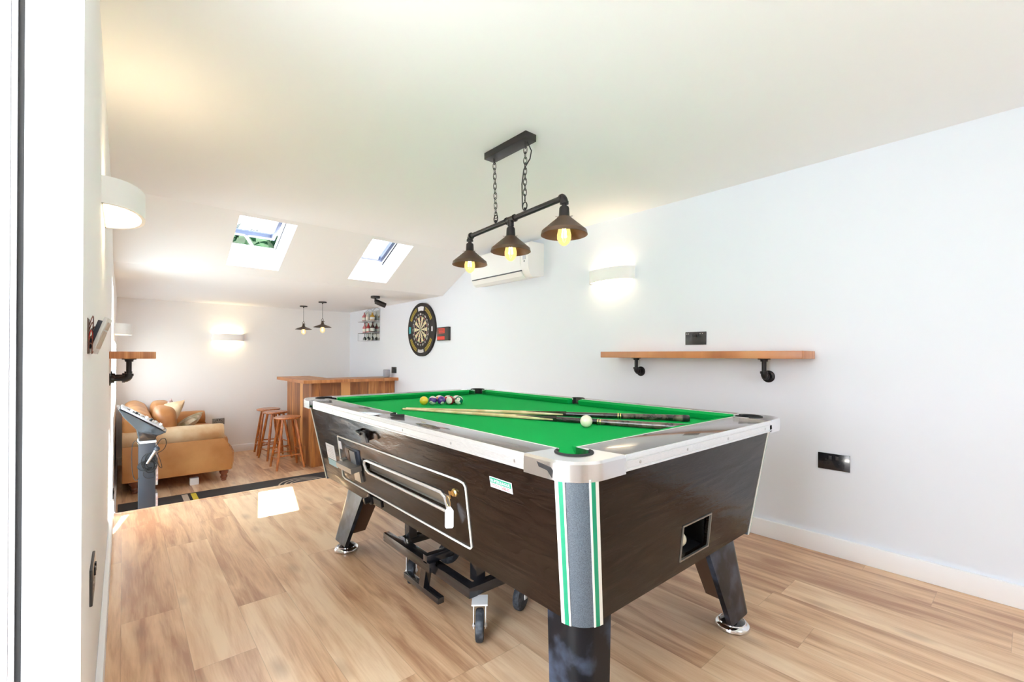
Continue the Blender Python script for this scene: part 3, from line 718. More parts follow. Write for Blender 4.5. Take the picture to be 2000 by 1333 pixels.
for X, sx, CXn in ((RX0, 1, CX0), (RX1, -1, CX1)):      # side pockets
    m = MB(); ctr = Vector((CXn - sx*.052, ymid)); arc = []
    for k in range(19):
        a = (PI if sx > 0 else 0) - PI/2 + PI*k/18 if False else (PI/2 + PI*k/18 if sx > 0 else -PI/2 + PI*k/18)
        arc.append((ctr.x + .036*math.cos(a), ctr.y + .040*math.sin(a)))
    m.tube([(p[0], p[1], ZT + .001) for p in arc], .0045, n=8)
    for k in range(18):
        a, b = arc[k], arc[k+1]
        A_, B_ = Vector(a) + (ctr - Vector(a)).normalized()*.004, Vector(b) + (ctr - Vector(b)).normalized()*.004
        m.hexa([(*a, .775), (*b, .775), (*B_, .775), (*A_, .775)], [(*a, ZT), (*b, ZT), (*B_, ZT), (*A_, ZT)])
    m.obj('pocket_liner', M_rubber, pt)
    m = MB()
    xo = X + sx*ins
    for (ya, yb2) in ((ymid - .05, ymid - .042), (ymid + .042, ymid + .05)): m.box(min(xo, CXn - sx*w), max(xo, CXn - sx*w), ya, yb2, ZT - .03, ZT)
    m.box(min(xo, CXn - sx*(w+.02)), max(xo, CXn - sx*(w+.02)), ymid - .042, ymid + .042, ZT - .03, ZT - .0002)
    m.obj('rail_top', M_railtop, pt)
# legs
def leg(ox, oy, sx, sy, wt, wb, splay):
    """outer corner at top ox,oy; sx,sy inward; two tapering boards meeting at a rounded corner"""
    zt_, zb_ = zb + .01, .068
    bx, by = ox - sx*splay, oy - sy*splay
    R_ = .055; th = .02
    def outline(X, Y, wd):
        pts = [(X + sx*wd, Y)]
        for k in range(7):
            a = PI/2*k/6; pts.append((X + sx*(R_ - R_*math.sin(a)), Y + sy*(R_ - R_*math.cos(a))))
        pts += [(X, Y + sy*wd), (X + sx*th, Y + sy*wd), (X + sx*(th + .012), Y + sy*(th + .012)), (X + sx*wd, Y + sy*th)]
        return pts
    t_, b_ = outline(ox, oy, wt), outline(bx, by, wb)
    m = MB(); vt = [m.bm.verts.new((*p, zt_)) for p in t_]; vb = [m.bm.verts.new((*p, zb_)) for p in b_]; n = len(vt)
    for k in range(n):
        f = m.bm.faces.new((vt[k], vt[(k+1)%n], vb[(k+1)%n], vb[k])); f.material_index = 1 if k >= n-3 and k < n-1 else 0
    bmesh.ops.triangulate(m.bm, faces=[m.bm.faces.new(vt), m.bm.faces.new(list(reversed(vb)))])
    lg = m.obj('leg', [M_legdark, M_legbrown], pt)
    fx, fy = bx + sx*.058, by + sy*.052
    m = MB(); m.cyl((fx, fy, .03), (fx, fy, .085), .011); m.cyl((fx, fy, .062), (fx, fy, .066), .02); m.obj('foot_bolt', M_black, lg)
    m = MB(); m.lathe((fx, fy, 0), (0,0,1), [(0, .058), (.004, .064), (.012, .064), (.018, .060), (.022, .052), (.026, .050)], n=40); m.obj('foot_plate', M_chrome, lg)
    MB().lathe((fx, fy, .024), (0,0,1), [(0, .048), (.006, .044), (.016, .022), (.022, .018)], n=32).obj('foot_pad', M_blackgl, lg)
leg(0.905, 0.768, 1, 1, .125, .112, .012)
leg(1.868, 0.785, -1, 1, .25, .18, .045)
leg(0.948, 2.49, 1, -1, .24, .18, .06)
leg(1.87, 2.49, -1, -1, .24, .18, .05)
# coin mechanism panel on the left long side
def lbox(mm, y0, y1, z0, z1, o0, o1, mi=0):
    mm.hexa([Lp(y0, z0, o0), Lp(y1, z0, o0), Lp(y1, z1, o0), Lp(y0, z1, o0)], [Lp(y0, z0, o1), Lp(y1, z0, o1), Lp(y1, z1, o1), Lp(y0, z1, o1)], mi)
def lquad_trim(pts, wd, o1, name, mt, parent, closed=True):
    m = MB(); q = [Lp(y, z, o1/2) for y, z in pts]; m.tube(q, wd, n=6, closed=closed); return m.obj(name, mt, parent)
pa = lquad_trim([(2.331, .665), (1.235, .672), (1.205, .668), (1.196, .655), (1.212, .448), (1.222, .440), (1.24, .4395), (2.33, .4395), (2.358, .447), (2.36, .462), (2.345, .56)], .0035, .004, 'access_panel_trim', M_cream, pt)
m = MB(); ring = [(1.325, .545), (1.335, .590), (1.36, .602), (1.99, .598), (2.02, .592), (2.03, .575), (2.02, .552), (1.99, .541), (1.345, .538)]
m.tube([Lp(y, z, .003) for y, z in ring], .006, n=8, closed=True); m.obj('window_trim', M_brasspale if 'M_brasspale' in globals() else M_alu, pt)
m = MB(); lbox(m, 1.33, 2.02, .543, .598, -.012, -.009); m.obj('ball_window', M_glass, pt)
m = MB(); lbox(m, 2.075, 2.25, .505, .628, 0, .003); cp = m.obj('coin_plate', M_legdark, pt)
m = MB(); lbox(m, 2.185, 2.235, .525, .622, .003, .006); lbox(m, 2.195, 2.205, .535, .615, .006, .009); m.obj('coin_slots', M_legbrown, cp)
m = MB(); lbox(m, 2.10, 2.165, .56, .622, .003, .014); m.obj('coin_guide', M_greyc, cp)
m = MB(); lbox(m, 2.07, 2.26, .535, .560, .003, .055); lbox(m, 2.235, 2.275, .528, .566, .003, .03); m.obj('coin_slide', M_dsteel, cp)
m = MB(); lbox(m, 2.085, 2.16, .475, .53, .0, .012); m.obj('coin_slide_lip', M_dsteel, cp)
m = MB(); lbox(m, 2.422, 2.55, .515, .598, 0, .0015); st = m.obj('price_sticker', M_paper, pt, label='white printed card sticker')
m = MB()
for k in range(7): lbox(m, 2.44, 2.535 - (k % 3)*.02, .525 + k*.010, .528 + k*.010, .0015, .002)
m.obj('sticker_print', M_silver, st)
m = MB(); lbox(m, 2.422, 2.55, .478, .512, 0, .0015); m.obj('notice_sticker', M_bluep, pt, label='pale blue sticker')
m = MB(); lbox(m, 2.30, 2.335, .60, .64, 0, .0015); m.obj('small_sticker', M_paper, pt)
m = MB(); lbox(m, .957, 1.057, .691, .723, 0, .0012); bd = m.obj('badge', M_paper, pt, label='white and green maker badge')
m = MB(); lbox(m, .960, 1.054, .7055, .721, .0012, .0018); m.obj('badge_band', M_greenst, bd)
xax = Vector((0, -1, 0)); zax = nLv; yax = zax.cross(xax)
text('badge_text', 'SUPERLEAGUE', .0135, basis(Lp(1.007, .7125, .0022), xax, yax, zax), M_paper, bd, .0003)
text('badge_text', 'POOL TABLES', .0125, basis(Lp(1.007, .6985, .0018), xax, yax, zax), M_red, bd, .0003)
# cue catch hook on the casing, lock with key and paper tag, leg bolt, casting hook mark
m = MB(); m.tube([Lp(2.01, .738, .0), Lp(2.005, .738, .02), Lp(1.99, .735, .022), Lp(1.96, .732, .022)], .006, n=8); lbox(m, 1.915, 1.975, .705, .742, 0, .018)
m.tube([Lp(1.935, .735, .012), Lp(1.90, .735, .024), Lp(1.885, .726, .026), Lp(1.882, .706, .026)], .0065, n=8); m.obj('cue_hook', M_blackpipe, pt)
m = MB(); m.lathe(Lp(1.267, .622), nLv, [(0, .014), (.004, .014), (.008, .010), (.011, .010)], n=20); lk = m.obj('lock', M_brass, pt)
m = MB(); m.lathe(Lp(2.035, .405), nLv, [(0, .026), (.006, .026), (.008, .015), (.03, .015), (.032, .012)], n=20); m.obj('leg_bolt', M_blackpipe, pt)
m = MB(); lbox(m, 1.905, 1.99, .398, .428, 0, .006); m.obj('bracket', M_blackpipe, pt)
m = MB(); m.prism([(RX0 - .0006, .84, ZT - .012), (RX0 - .0006, .79, ZT - .018), (RX0 - .0006, .783, ZT - .026), (RX0 - .0006, .785, ZT - .044), (RX0 - .0006, .802, ZT - .028), (RX0 - .0006, .832, ZT - .024)], (.0012, 0, 0)); m.obj('casting_slot', M_black, pt)
# key ring and tag hanging in the lock
kt = thing('key_tag', 'white plastic key tag hanging from the brass lock of the pool table', 'key tag', Lp(1.275, .60, .012))
m = MB(); m.tube([Lp(1.29 + .012*math.cos(a), .592 + .018*math.sin(a), .018) for a in [2*PI*k/20 for k in range(20)]], .0012, n=6, closed=True); m.obj('key_ring', M_brass, kt)
m = MB(); lbox(m, 1.268, 1.288, .616, .628, .011, .013); lbox(m, 1.280, 1.286, .600, .618, .011, .013); m.obj('key', M_brass, kt)
kr = Vector((.80, -.60, 0)); kc = Lp(1.292, .537, .022)
m = MB(); m.prism([kc + kr*u + Vector((0, 0, v)) for u, v in ((-.0145, .022), (-.0145, -.031), (-.011, -.036), (.011, -.036), (.0145, -.031), (.0145, .022), (.004, .037), (-.004, .037))], Vector((-.60, -.80, 0)) * .0025); m.obj('tag', M_paper, kt)

# ------------------------------------------------------------------ balls
rb = 0.0254; zc = BED + rb + .0003
def ball_mat(name, col, kind, axis=(0, 0, 1), spot=(0, -1, 0)):
    m, nt, b = nodes(name); L = nt.links.new; N = nt.nodes.new
    tc = N('ShaderNodeTexCoord'); nm = N('ShaderNodeVectorMath'); nm.operation = 'NORMALIZE'; L(tc.outputs['Object'], nm.inputs[0])
    def dot(v):
        d = N('ShaderNodeVectorMath'); d.operation = 'DOT_PRODUCT'; d.inputs[1].default_value = Vector(v).normalized(); L(nm.outputs[0], d.inputs[0]); return d.outputs['Value']
    def M_(op, a, v):
        q = N('ShaderNodeMath'); q.operation = op; L(a, q.inputs[0]); q.inputs[1].default_value = v; return q.outputs[0]
    white = (0.80, 0.76, 0.66)
    mix = N('ShaderNodeMix'); mix.data_type = 'RGBA'; mix.inputs['A'].default_value = c4(col); mix.inputs['B'].default_value = c4(white)
    if kind == 'stripe': L(M_('GREATER_THAN', M_('ABSOLUTE', dot(axis), 0), .52), mix.inputs['Factor'])
    else: mix.inputs['Factor'].default_value = 0.0
    m2 = N('ShaderNodeMix'); m2.data_type = 'RGBA'; L(mix.outputs['Result'], m2.inputs['A']); m2.inputs['B'].default_value = c4(white)
    if spot: L(M_('GREATER_THAN', dot(spot), .90), m2.inputs['Factor'])
    else: m2.inputs['Factor'].default_value = 0
    L(m2.outputs['Result'], b.inputs['Base Color']); P(b, Roughness=0.08, Coat_Weight=0.6)
    return m
def ball(x, y, col, kind, label, axis=(0,0,1), spot=None, num=None, group='pool balls racked on the cloth'):
    mm = ball_mat('ball_' + kind, col, kind, axis, spot)
    o = MB().sphere((x, y, zc), rb, nu=32, nv=20).obj('pool_ball', mm, None, org=(x, y, zc)); tag(o, label, 'pool ball', group)
    if num and spot:
        s_ = Vector(spot).normalized(); up = Vector((0,0,1)); xa = up.cross(s_).normalized(); ya = s_.cross(xa)
        text('number', num, .012, basis(Vector((x, y, zc)) + s_*(rb - .0006), xa, ya, s_), M_black, o, .0008)
    return o
B0 = Vector((1.356, 2.372)); 
YEL, PUR, RED, GRN, MAR, ORG = (0.80, 0.58, 0.03), (0.07, 0.02, 0.22), (0.55, 0.03, 0.03), (0.0, 0.12, 0.07), (0.28, 0.015, 0.02), (0.65, 0.16, 0.04)
cv = Vector((-.52, -.85, .1))
ball(1.356, 2.372, YEL, 'solid', 'plain yellow pool ball, leftmost of the racked balls')
ball(1.408, 2.357, PUR, 'stripe', 'white pool ball with purple stripe, next to the yellow ball', axis=(.2, .1, 1), spot=(-.75, -.5, -.5), num='12')
ball(1.448, 2.325, PUR, 'solid', 'solid purple pool ball in the front of the rack', spot=(-.2, -.9, -.75), num='4')
ball(1.489, 2.293, MAR, 'stripe', 'pool ball with maroon band and cream end facing out', axis=(-.9, -.45, .05))
ball(1.530, 2.261, GRN, 'stripe', 'pool ball with dark green band and number spot, rightmost in front', axis=(.75, .1, .75), spot=(-.62, -.72, .35), num='14')
ball(1.470, 2.385, ORG, 'stripe', 'white pool ball with orange-pink stripe behind the purple ball', axis=(.1, .2, 1))
ball(1.508, 2.347, RED, 'stripe', 'white pool ball with pink-red stripe behind the maroon ball', axis=(.3, -.1, 1))
ball(1.549, 2.314, RED, 'stripe', 'white pool ball with red stripe behind the green ball', axis=(-.3, .2, .8))
o = MB().sphere((1.452, 1.212, zc), rb, nu=32, nv=20).obj('cue_ball', M_ivory, None, org=(1.452, 1.212, zc)); tag(o, 'white cue ball lying against the dark cue butt', 'pool ball')
o = MB().sphere((1.450, .800, .4525), rb, nu=32, nv=20).obj('cue_ball', M_ivory, None, org=(1.450, .800, .4525)); tag(o, 'cream ball lying in the ball return hole', 'pool ball')

# ------------------------------------------------------------------ cues
def cue(tip, butt, fr_black, fr_ring, label, cap):
    rt, rbt = .005, .0145
    tip, butt = Vector(tip), Vector(butt)
    a = Vector((tip.x, tip.y, BED + rt + .0008)); b = Vector((butt.x, butt.y, BED + rbt + .0008)); ax = (b - a).normalized(); Ln = (b - a).length
    rr = lambda f: rt + (rbt - rt) * f
    t = thing('pool_cue', label, 'pool cue', b, 'two cues lying on the cloth')
    MB().lathe(a, ax, [(0, rt*.9), (.006, rt), (.006 + .0, rt), (Ln*fr_black, rr(fr_black))], n=20).obj('shaft', M_ash, t)
    MB().lathe(a, ax, [(-.006, .003), (-.004, .0045), (.0, .0046)], n=16).obj('tip', M_black, t)
    MB().lathe(a, ax, [(Ln*fr_black, rr(fr_black)+.0002), (Ln*fr_ring, rr(fr_ring)+.0002)], n=20).obj('splice', M_ebony, t)
    # pointed splices running up the shaft
    m = MB()
    for k in range(3):
        an = 2*PI*k/3 + .5; u = ax.orthogonal().normalized(); v = ax.cross(u); d_ = u*math.cos(an) + v*math.sin(an); e_ = ax.cross(d_)
        f0 = fr_black - .13; p = a + ax*Ln*f0 + d_*(rr(f0)); q = a + ax*Ln*(fr_black + .01) + d_*(rr(fr_black)*.75)
        m.hexa([p - e_*.0005, p + e_*.0005, q + e_*.0085, q - e_*.0085], [p - e_*.0005 + d_*.0004, p + e_*.0005 + d_*.0004, q + e_*.0065 + d_*.0042, q - e_*.0065 + d_*.0042])
    m.obj('splice_points', M_ebony, t)
    for k in (0, .007):
        MB().lathe(a, ax, [(Ln*fr_ring + k*1.6, rr(fr_ring)+.0006), (Ln*fr_ring + k*1.6 + .005, rr(fr_ring)+.0006)], n=20).obj('ring', M_brass, t)
    MB().lathe(a, ax, [(Ln*fr_ring + .003, rr(fr_ring)+.0003), (Ln - .03, rbt)], n=20).obj('butt', M_mottle, t)
    MB().lathe(a, ax, [(Ln - .03, rbt+.0004), (Ln - .004, rbt+.0002), (Ln, rbt*.8)], n=20).obj('butt_cap', cap, t)
cue((1.170, 2.236), (1.940, 1.020), .60, .78, 'upper of the two wooden cues, dark butt ending in a black rubber cap', M_black)
cue((1.143, 2.222), (1.690, .880), .60, .74, 'lower of the two wooden cues, butt nearest the front cushion', M_mottle)

# ------------------------------------------------------------------ table lifting trolley
tr = thing('table_trolley', 'black steel pool table trolley with rubber castors under the table', 'trolley', (1.15, 1.66, 0))
fx0, fx1, fy0, fy1 = 1.00, 1.32, 1.40, 2.03
m = MB(); m.box(fx0, fx0+.04, fy0, fy1, .155, .195, bev=.002); m.box(fx1-.04, fx1, fy0, fy1, .155, .195, bev=.002); m.box(fx0+.039, fx1-.039, fy0+.001, fy0+.04, .156, .194, bev=.002); m.box(fx0+.039, fx1-.039, fy1-.04, fy1-.001, .156, .194, bev=.002)
m.obj('base_frame', M_blackgl, tr)
m = MB(); m.box(1.07, 1.10, 1.46, 2.02, .255, .285, bev=.002); m.box(1.25, 1.28, 1.46, 2.02, .255, .285, bev=.002); m.box(1.099, 1.251, 1.461, 1.49, .256, .284); m.box(1.099, 1.251, 1.99, 2.019, .256, .284); m.obj('lifting_frame', M_blackgl, tr)
for (x, y) in ((1.075, 1.45), (1.27, 1.45), (1.075, 2.0), (1.27, 2.0)):
    m = MB(); m.box(x-.022, x+.022, y-.022, y+.022, .19, zb-.006, bev=.002); m.obj('post', M_blackgl, tr)
m = MB(); m.box(.955, .985, 1.62, 2.05, .185, .225, bev=.002); m.box(.955, 1.09, 1.64, 1.67, .215, .25, bev=.002); m.obj('lever_bar', M_blackgl, tr)
m = MB(); m.hexa([(.985, 1.72, .075), (1.015, 1.72, .075), (1.015, 1.76, .075), (.985, 1.76, .075)], [(.955, 1.64, .22), (.985, 1.64, .22), (.985, 1.68, .22), (.955, 1.68, .22)]); m.obj('lever_post', M_blackgl, tr)
m = MB(); m.box(.985, 1.015, 1.60, 1.90, .055, .080, bev=.002); m.obj('foot_pedal', M_blackgl, tr)
def castor(x, y, rz):
    r = .058
    m = MB(); M_ = Matrix.Translation((x, y, 0)) @ Matrix.Rotation(rz, 4, 'Z')
    m.box(-.035, .035, -.03, .03, .148, .154, mtx=M_)
    for s_ in (-1, 1): m.hexa([M_ @ Vector(p) for p in ((-.012, s_*.021, .05), (.012, s_*.021, .05), (.012, s_*.024, .05), (-.012, s_*.024, .05))], [M_ @ Vector(p) for p in ((-.026, s_*.021, .15), (.026, s_*.021, .15), (.026, s_*.024, .15), (-.026, s_*.024, .15))])
    cs = m.obj('castor_fork', M_whitegl, tr)
    a = M_ @ Vector((0, -.016, r)); ax = (M_ @ Vector((0, 1, r))) - (M_ @ Vector((0, 0, r)))
    MB().lathe(a, ax, [(0, r*.8), (.003, r*.95), (.009, r), (.023, r), (.029, r*.95), (.032, r*.8)], n=32).obj('castor_wheel', M_wheel, cs)
    m = MB(); m.cyl(M_ @ Vector((0, -.028, r)), M_ @ Vector((0, .028, r)), .007, n=10); m.obj('axle', M_steel, cs)
M_wheel = speck('scuffed_rubber', (0.02, 0.025, 0.035), (0.12, 0.14, 0.17), 0.6, 30, lo=.5, hi=.75)
castor(1.03, 1.375, .90); castor(1.045, 1.935, .95); castor(1.29, 1.43, .4); castor(1.29, 1.99, -.3)

# ------------------------------------------------------------------ pendant over the table
BAR = [Vector((1.555, 2.19, 1.785)), Vector((1.510, 1.77, 1.785)), Vector((1.484, 1.37, 1.785))]
BAR[1] = BAR[0].lerp(BAR[2], .505)
pl = thing('pendant_light', 'black industrial pipe pendant with three cone shades over the pool table', 'pendant light', (1.51, 1.77, HC))
MB().box(1.465, 1.535, 1.605, 1.935, HC - .035, HC, bev=.002).obj('ceiling_plate', M_blackpipe, pl)
def chain(top, bot):
    top, bot = Vector(top), Vector(bot); m = MB(); Ln = (bot - top).length; ax = (bot - top).normalized()
    m.cyl(top + Vector((0,0,.012)), top, .006, n=10)
    pitch = .0255; n = int(Ln / pitch)
    for k in range(n):
        c_ = top + ax * (pitch * (k + .5)); ph = (k % 2) * PI/2 + .5
        u = Vector((math.cos(ph), math.sin(ph), 0)); h, wd = .0175, .0085
        pts = []
        for j in range(16):
            a = 2*PI*j/16; pts.append(c_ + u*wd*math.cos(a) + ax*(h*math.copysign(abs(math.sin(a))**.6, math.sin(a))))
        m.tube(pts, .0019, n=6, closed=True)
    c_ = bot + Vector((0, 0, -.004)); pts = [c_ + Vector((0, math.cos(2*PI*j/20)*.016, math.sin(2*PI*j/20)*.02)) for j in range(20)]
    m.tube(pts, .003, n=6, closed=True)
    return m.obj('chain', M_blackpipe, pl)
bz = 1.785
bx = lambda y: BAR[0].x + (BAR[2].x - BAR[0].x) * (y - BAR[0].y) / (BAR[2].y - BAR[0].y)
chain((1.50, 1.892, HC - .035), (bx(1.915), 1.915, bz + .042)); chain((1.497, 1.642, HC - .035), (bx(1.658), 1.658, bz + .042))
pts = [Vector((1.500, 1.632, HC - .035)), Vector((1.515, 1.618, HC - .08)), Vector((1.508, 1.62, HC - .12)), Vector((1.49, 1.645, HC - .17)), Vector((1.487, 1.655, HC - .24)), Vector((1.495, 1.66, bz + .03))]
MB().tube(pts, .003, n=6).obj('flex', M_black, pl)
m = MB(); m.tube([BAR[0], BAR[2]], .0135, n=16); dB = (BAR[2] - BAR[0]).normalized()
for y in (1.915, 1.658): m.cyl((bx(y), y, bz + .005), (bx(y), y, bz + .03), .006, n=10)
bar = m.obj('pipe_bar', M_blackpipe, pl)
m = MB(); m.lathe(BAR[1] - dB*.038, dB, [(0, .019), (.008, .019), (.008, .0165), (.068, .0165), (.068, .019), (.076, .019)], n=20); m.cyl(BAR[1], BAR[1] - Vector((0,0,.035)), .0165); m.obj('tee_joint', M_blackpipe, bar)
for e_, sgn in ((BAR[0], -1), (BAR[2], 1)):
    m = MB(); p0 = e_ - dB*sgn*.012; pts = []
    cc = e_ + dB*sgn*.0 - Vector((0,0,.018))
    for k in range(9):
        a = PI/2*k/8; pts.append(cc - dB*sgn*.018 + (dB*sgn*math.sin(a) + Vector((0,0,math.cos(a))))*.018)
    m.tube(pts, .0165, n=16); m.lathe(p0 - dB*sgn*.008, dB*sgn, [(0, .0195), (.010, .0195)], n=20); m.cyl(cc + Vector((0,0,0)), cc - Vector((0,0,.012)), .0195, n=20); m.obj('elbow_joint', M_blackpipe, bar)
def shade(b):
    x, y = b.x, b.y; zr = 1.618; R = .104
    m = MB(); m.lathe((x, y, bz - .028), (0,0,-1), [(0, .011), (.012, .011), (.014, .019), (.02, .022), (.055, .024), (.062, .027), (.066, .03), (.07, .029)], n=24); hd = m.obj('lamp_holder', M_blackpipe, pl)
    top = bz - .088
    prof = [(0, .030), (.006, .034), (.062, R - .004), (top - zr, R), (top - zr + .001, R - .002), (.060, R - .008), (.008, .031), (.003, .027)]
    MB().lathe((x, y, top), (0,0,-1), prof, n=48, cap=False).obj('shade', M_bronze, pl)
    for a in (0.7, 2.8, 4.9): 
        m = MB(); d_ = Vector((math.cos(a), math.sin(a), 0)); m.cyl(Vector((x, y, top - .002)) + d_*.028, Vector((x, y, top - .002)) + d_*.043, .0022, n=8); m.obj('thumb_screw', M_steel, hd)
    zt_ = top - .005
    g = MB().lathe((x, y, zt_), (0,0,-1), [(0, .013), (.02, .016), (.050, .026), (.074, .0315), (.092, .031), (.110, .022), (.121, .009), (.123, .002)], n=28).obj('bulb', M_bulb, pl)
    m = MB()
    for k in range(6):
        a = 2*PI*k/6; m.tube([(x + .006*math.cos(a), y + .006*math.sin(a), zt_ - .035), (x + .011*math.cos(a+.4), y + .011*math.sin(a+.4), zt_ - .085)], .0013, n=5)
    m.obj('filament', M_fil, g)
for b in BAR: shade(b)

# ------------------------------------------------------------------ wall sconces
def sconce(org, out, along, Wd, Ht, Dp, label, mt):
    """org: centre on the wall; out: away from wall; along: wall direction"""
    o_, a_ = Vector(out), Vector(along); org = Vector(org)
    t = thing('wall_light', label, 'wall light', org, 'curved plaster wall lights')
    def pt_(u, v, z): return org + a_*u + o_*v + Vector((0,0,z))
    N_ = 28; m = MB(); h = Ht/2; th = .012
    outl = [(Wd/2*math.cos(PI*k/N_), Dp*math.sin(PI*k/N_)**.85) for k in range(N_+1)]
    innl = [((Wd/2-th*1.4)*math.cos(PI*k/N_), max(.002,(Dp-th)*math.sin(PI*k/N_)**.85)) for k in range(N_+1)]
    ot = [m.bm.verts.new(pt_(*p, h)) for p in outl]; ob = [m.bm.verts.new(pt_(*p, -h)) for p in outl]
    it = [m.bm.verts.new(pt_(*p, h)) for p in innl]; ib = [m.bm.verts.new(pt_(*p, -h)) for p in innl]
    for k in range(N_):
        for q in ((ot, ob), (ob, ib), (ib, it), (it, ot)): m.bm.faces.new((q[0][k], q[0][k+1], q[1][k+1], q[1][k]))
    for k in (0, N_): m.bm.faces.new((ot[k], ob[k], ib[k], it[k]))
    m.obj('shell', M_whitegl, t)
    m = MB(); a0, a1 = pt_(-Wd/2, 0, -h), pt_(Wd/2, .004, h)
    m.box(min(a0.x,a1.x), max(a0.x,a1.x), min(a0.y,a1.y), max(a0.y,a1.y), a0.z, a1.z); m.obj('back_plate', M_whitegl, t)
    for s_ in (-1, 1):
        m = MB(); pts = [((Wd/2-.03)*math.cos(PI*k/20), .008 + (Dp-.028)*math.sin(PI*k/20)) for k in range(21)]
        m.prism([pt_(*p, s_*(h - .012)) for p in pts], Vector((0,0,s_*.002))); m.obj('diffuser', mt, t)
sconce((XL, 2.32, 1.652), (1, 0, 0), (0, 1, 0), .42, .095, .125, 'white curved wall light lit warm, high on the left wall beside the doorway', M_lamp)
sconce((XR, 2.196, 1.720), (-1, 0, 0), (0, 1, 0), .42, .095, .105, 'white curved wall light on the right wall above the timber shelf', M_lamp)
sconce((1.155, YB, 1.327), (0, -1, 0), (1, 0, 0), .41, .095, .105, 'white curved wall light glowing on the back wall above the sofa', M_lamph)
sconce((XL, 5.40, 1.300), (1, 0, 0), (0, 1, 0), .42, .095, .125, 'white curved wall light on the left wall near the back corner', M_lampn)

# ------------------------------------------------------------------ shelves with pipe brackets
def pipe_bracket(t, base, out, reach, rise, tall=True):
    """flange on the wall at base, pipe out then up to shelf underside"""
    o_ = Vector(out); base = Vector(base); m = MB(); r = .0125
    m.lathe(base, o_, [(0, .036), (.004, .036), (.006, .033), (.007, .022), (.022, .020), (.022, .014)], n=28)
    e_ = base + o_*(reach - .02); m.cyl(base + o_*.018, e_, r, n=16)
    pts = []
    for k in range(9):
        a = PI/2*k/8; pts.append(e_ + o_*.02*math.sin(a) + Vector((0,0,.02*(1-math.cos(a)))))
    m.tube(pts, .0175, n=16); m.lathe(e_ - o_*.012, o_, [(0, .021), (.014, .021)], n=20)
    u = base + o_*reach + Vector((0,0,.02)); m.lathe(u, (0,0,1), [(-.002, .021), (.012, .021)], n=20)
    top = base.z + rise
    m.cyl(u, (u.x, u.y, top - .004), r, n=16); m.lathe((u.x, u.y, top), (0,0,-1), [(0, .034), (.005, .034), (.006, .021), (.018, .019), (.018, .013)], n=28)
    return m.obj('pipe_bracket', M_blackpipe, t)
sh = thing('wall_shelf', 'long oiled timber shelf on black pipe brackets along the right wall', 'shelf', (XR, 1.475, 1.07), 'timber shelves on pipe brackets')
MB().box(2.727, XR, .808, 2.141, 1.0695, 1.113, bev=.003).obj('shelf_board', M_shelf, sh)
pipe_bracket(sh, (XR, 1.93, .968), (-1, 0, 0), .062, 1.0695 - .968); pipe_bracket(sh, (XR, 1.048, .962), (-1, 0, 0), .070, 1.0695 - .962)
sh = thing('wall_shelf', 'timber shelf on a black pipe bracket, seen end-on on the left wall', 'shelf', (XL, 3.77, 1.07), 'timber shelves on pipe brackets')
MB().box(XL, .152, 3.44, 4.10, 1.052, 1.094, bev=.003).obj('shelf_board', M_shelf, sh)
pipe_bracket(sh, (XL, 3.53, .930), (1, 0, 0), .088, 1.052 - .930)
pipe_bracket(sh, (XL, 4.00, .930), (1, 0, 0), .088, 1.052 - .930)

# ------------------------------------------------------------------ sockets
def socket(c_, out, along, label, Wd=.146, Ht=.088, mtp=None, kind='double', group='dark metal power sockets'):
    o_, a_ = Vector(out), Vector(along); c_ = Vector(c_)
    t = thing('power_socket', label, 'power socket', c_, group)
    def bx_(mm, u0, u1, z0, z1, v0, v1, bev=0):
        p, q = c_ + a_*u0 + o_*v0, c_ + a_*u1 + o_*v1
        mm.box(min(p.x,q.x), max(p.x,q.x), min(p.y,q.y), max(p.y,q.y), c_.z+z0, c_.z+z1, bev=bev)
    m = MB(); bx_(m, -Wd/2, Wd/2, -Ht/2, Ht/2, 0, .006, .0015); m.obj('face_plate', mtp or M_sock, t)
    n = (-1, 1) if kind == 'double' else (0,)
    for s_ in n:
        m = MB(); k = s_*Wd*.25
        bx_(m, k-.004, k+.004, .006, .016, .006, .0065); bx_(m, k-.014, k-.007, -.012, -.007, .006, .0065); bx_(m, k+.007, k+.014, -.012, -.007, .006, .0065); m.obj('pin_holes', M_black, t)
        m = MB(); bx_(m, s_*.016-.007, s_*.016+.007, .012, .032, .006, .010, .001); m.obj('rocker_switch', M_black, t)
    return t
t = socket((XR, 1.503, 1.203), (-1, 0, 0), (0, 1, 0), 'dark double power socket on the wall just above the long timber shelf')
m = MB()
for u in (-.062, -.05, .032, .048): m.lathe((XR - .006, 1.503 - u, 1.203 + .031), (-1,0,0), [(0, .0035), (.001, .003)], n=10)
m.obj('screw', M_steel, t)
m = MB(); m.box(XR - .018, XR - .006, 1.494, 1.512, 1.21, 1.228, bev=.001); m.obj('rocker_switch', M_black, t)
socket((XR, .718, .508), (-1, 0, 0), (0, 1, 0), 'glossy black double power socket low on the right wall', mtp=M_blackgl)
socket((XL, 1.562, .512), (1, 0, 0), (0, 1, 0), 'dark double power socket seen edge-on low on the left wall')
socket((1.045, YB, .118), (0, -1, 0), (1, 0, 0), 'bronze double power socket on the back wall behind the sofa', mtp=M_dsteel)
socket((XR, 5.985, .868), (-1, 0, 0), (0, 1, 0), 'black power socket on the right wall just above the bar top', Wd=.146, mtp=M_black)
socket((XL, 5.12, -.12), (1, 0, 0), (0, 1, 0), 'dark power socket low on the left wall near the step', mtp=M_black)

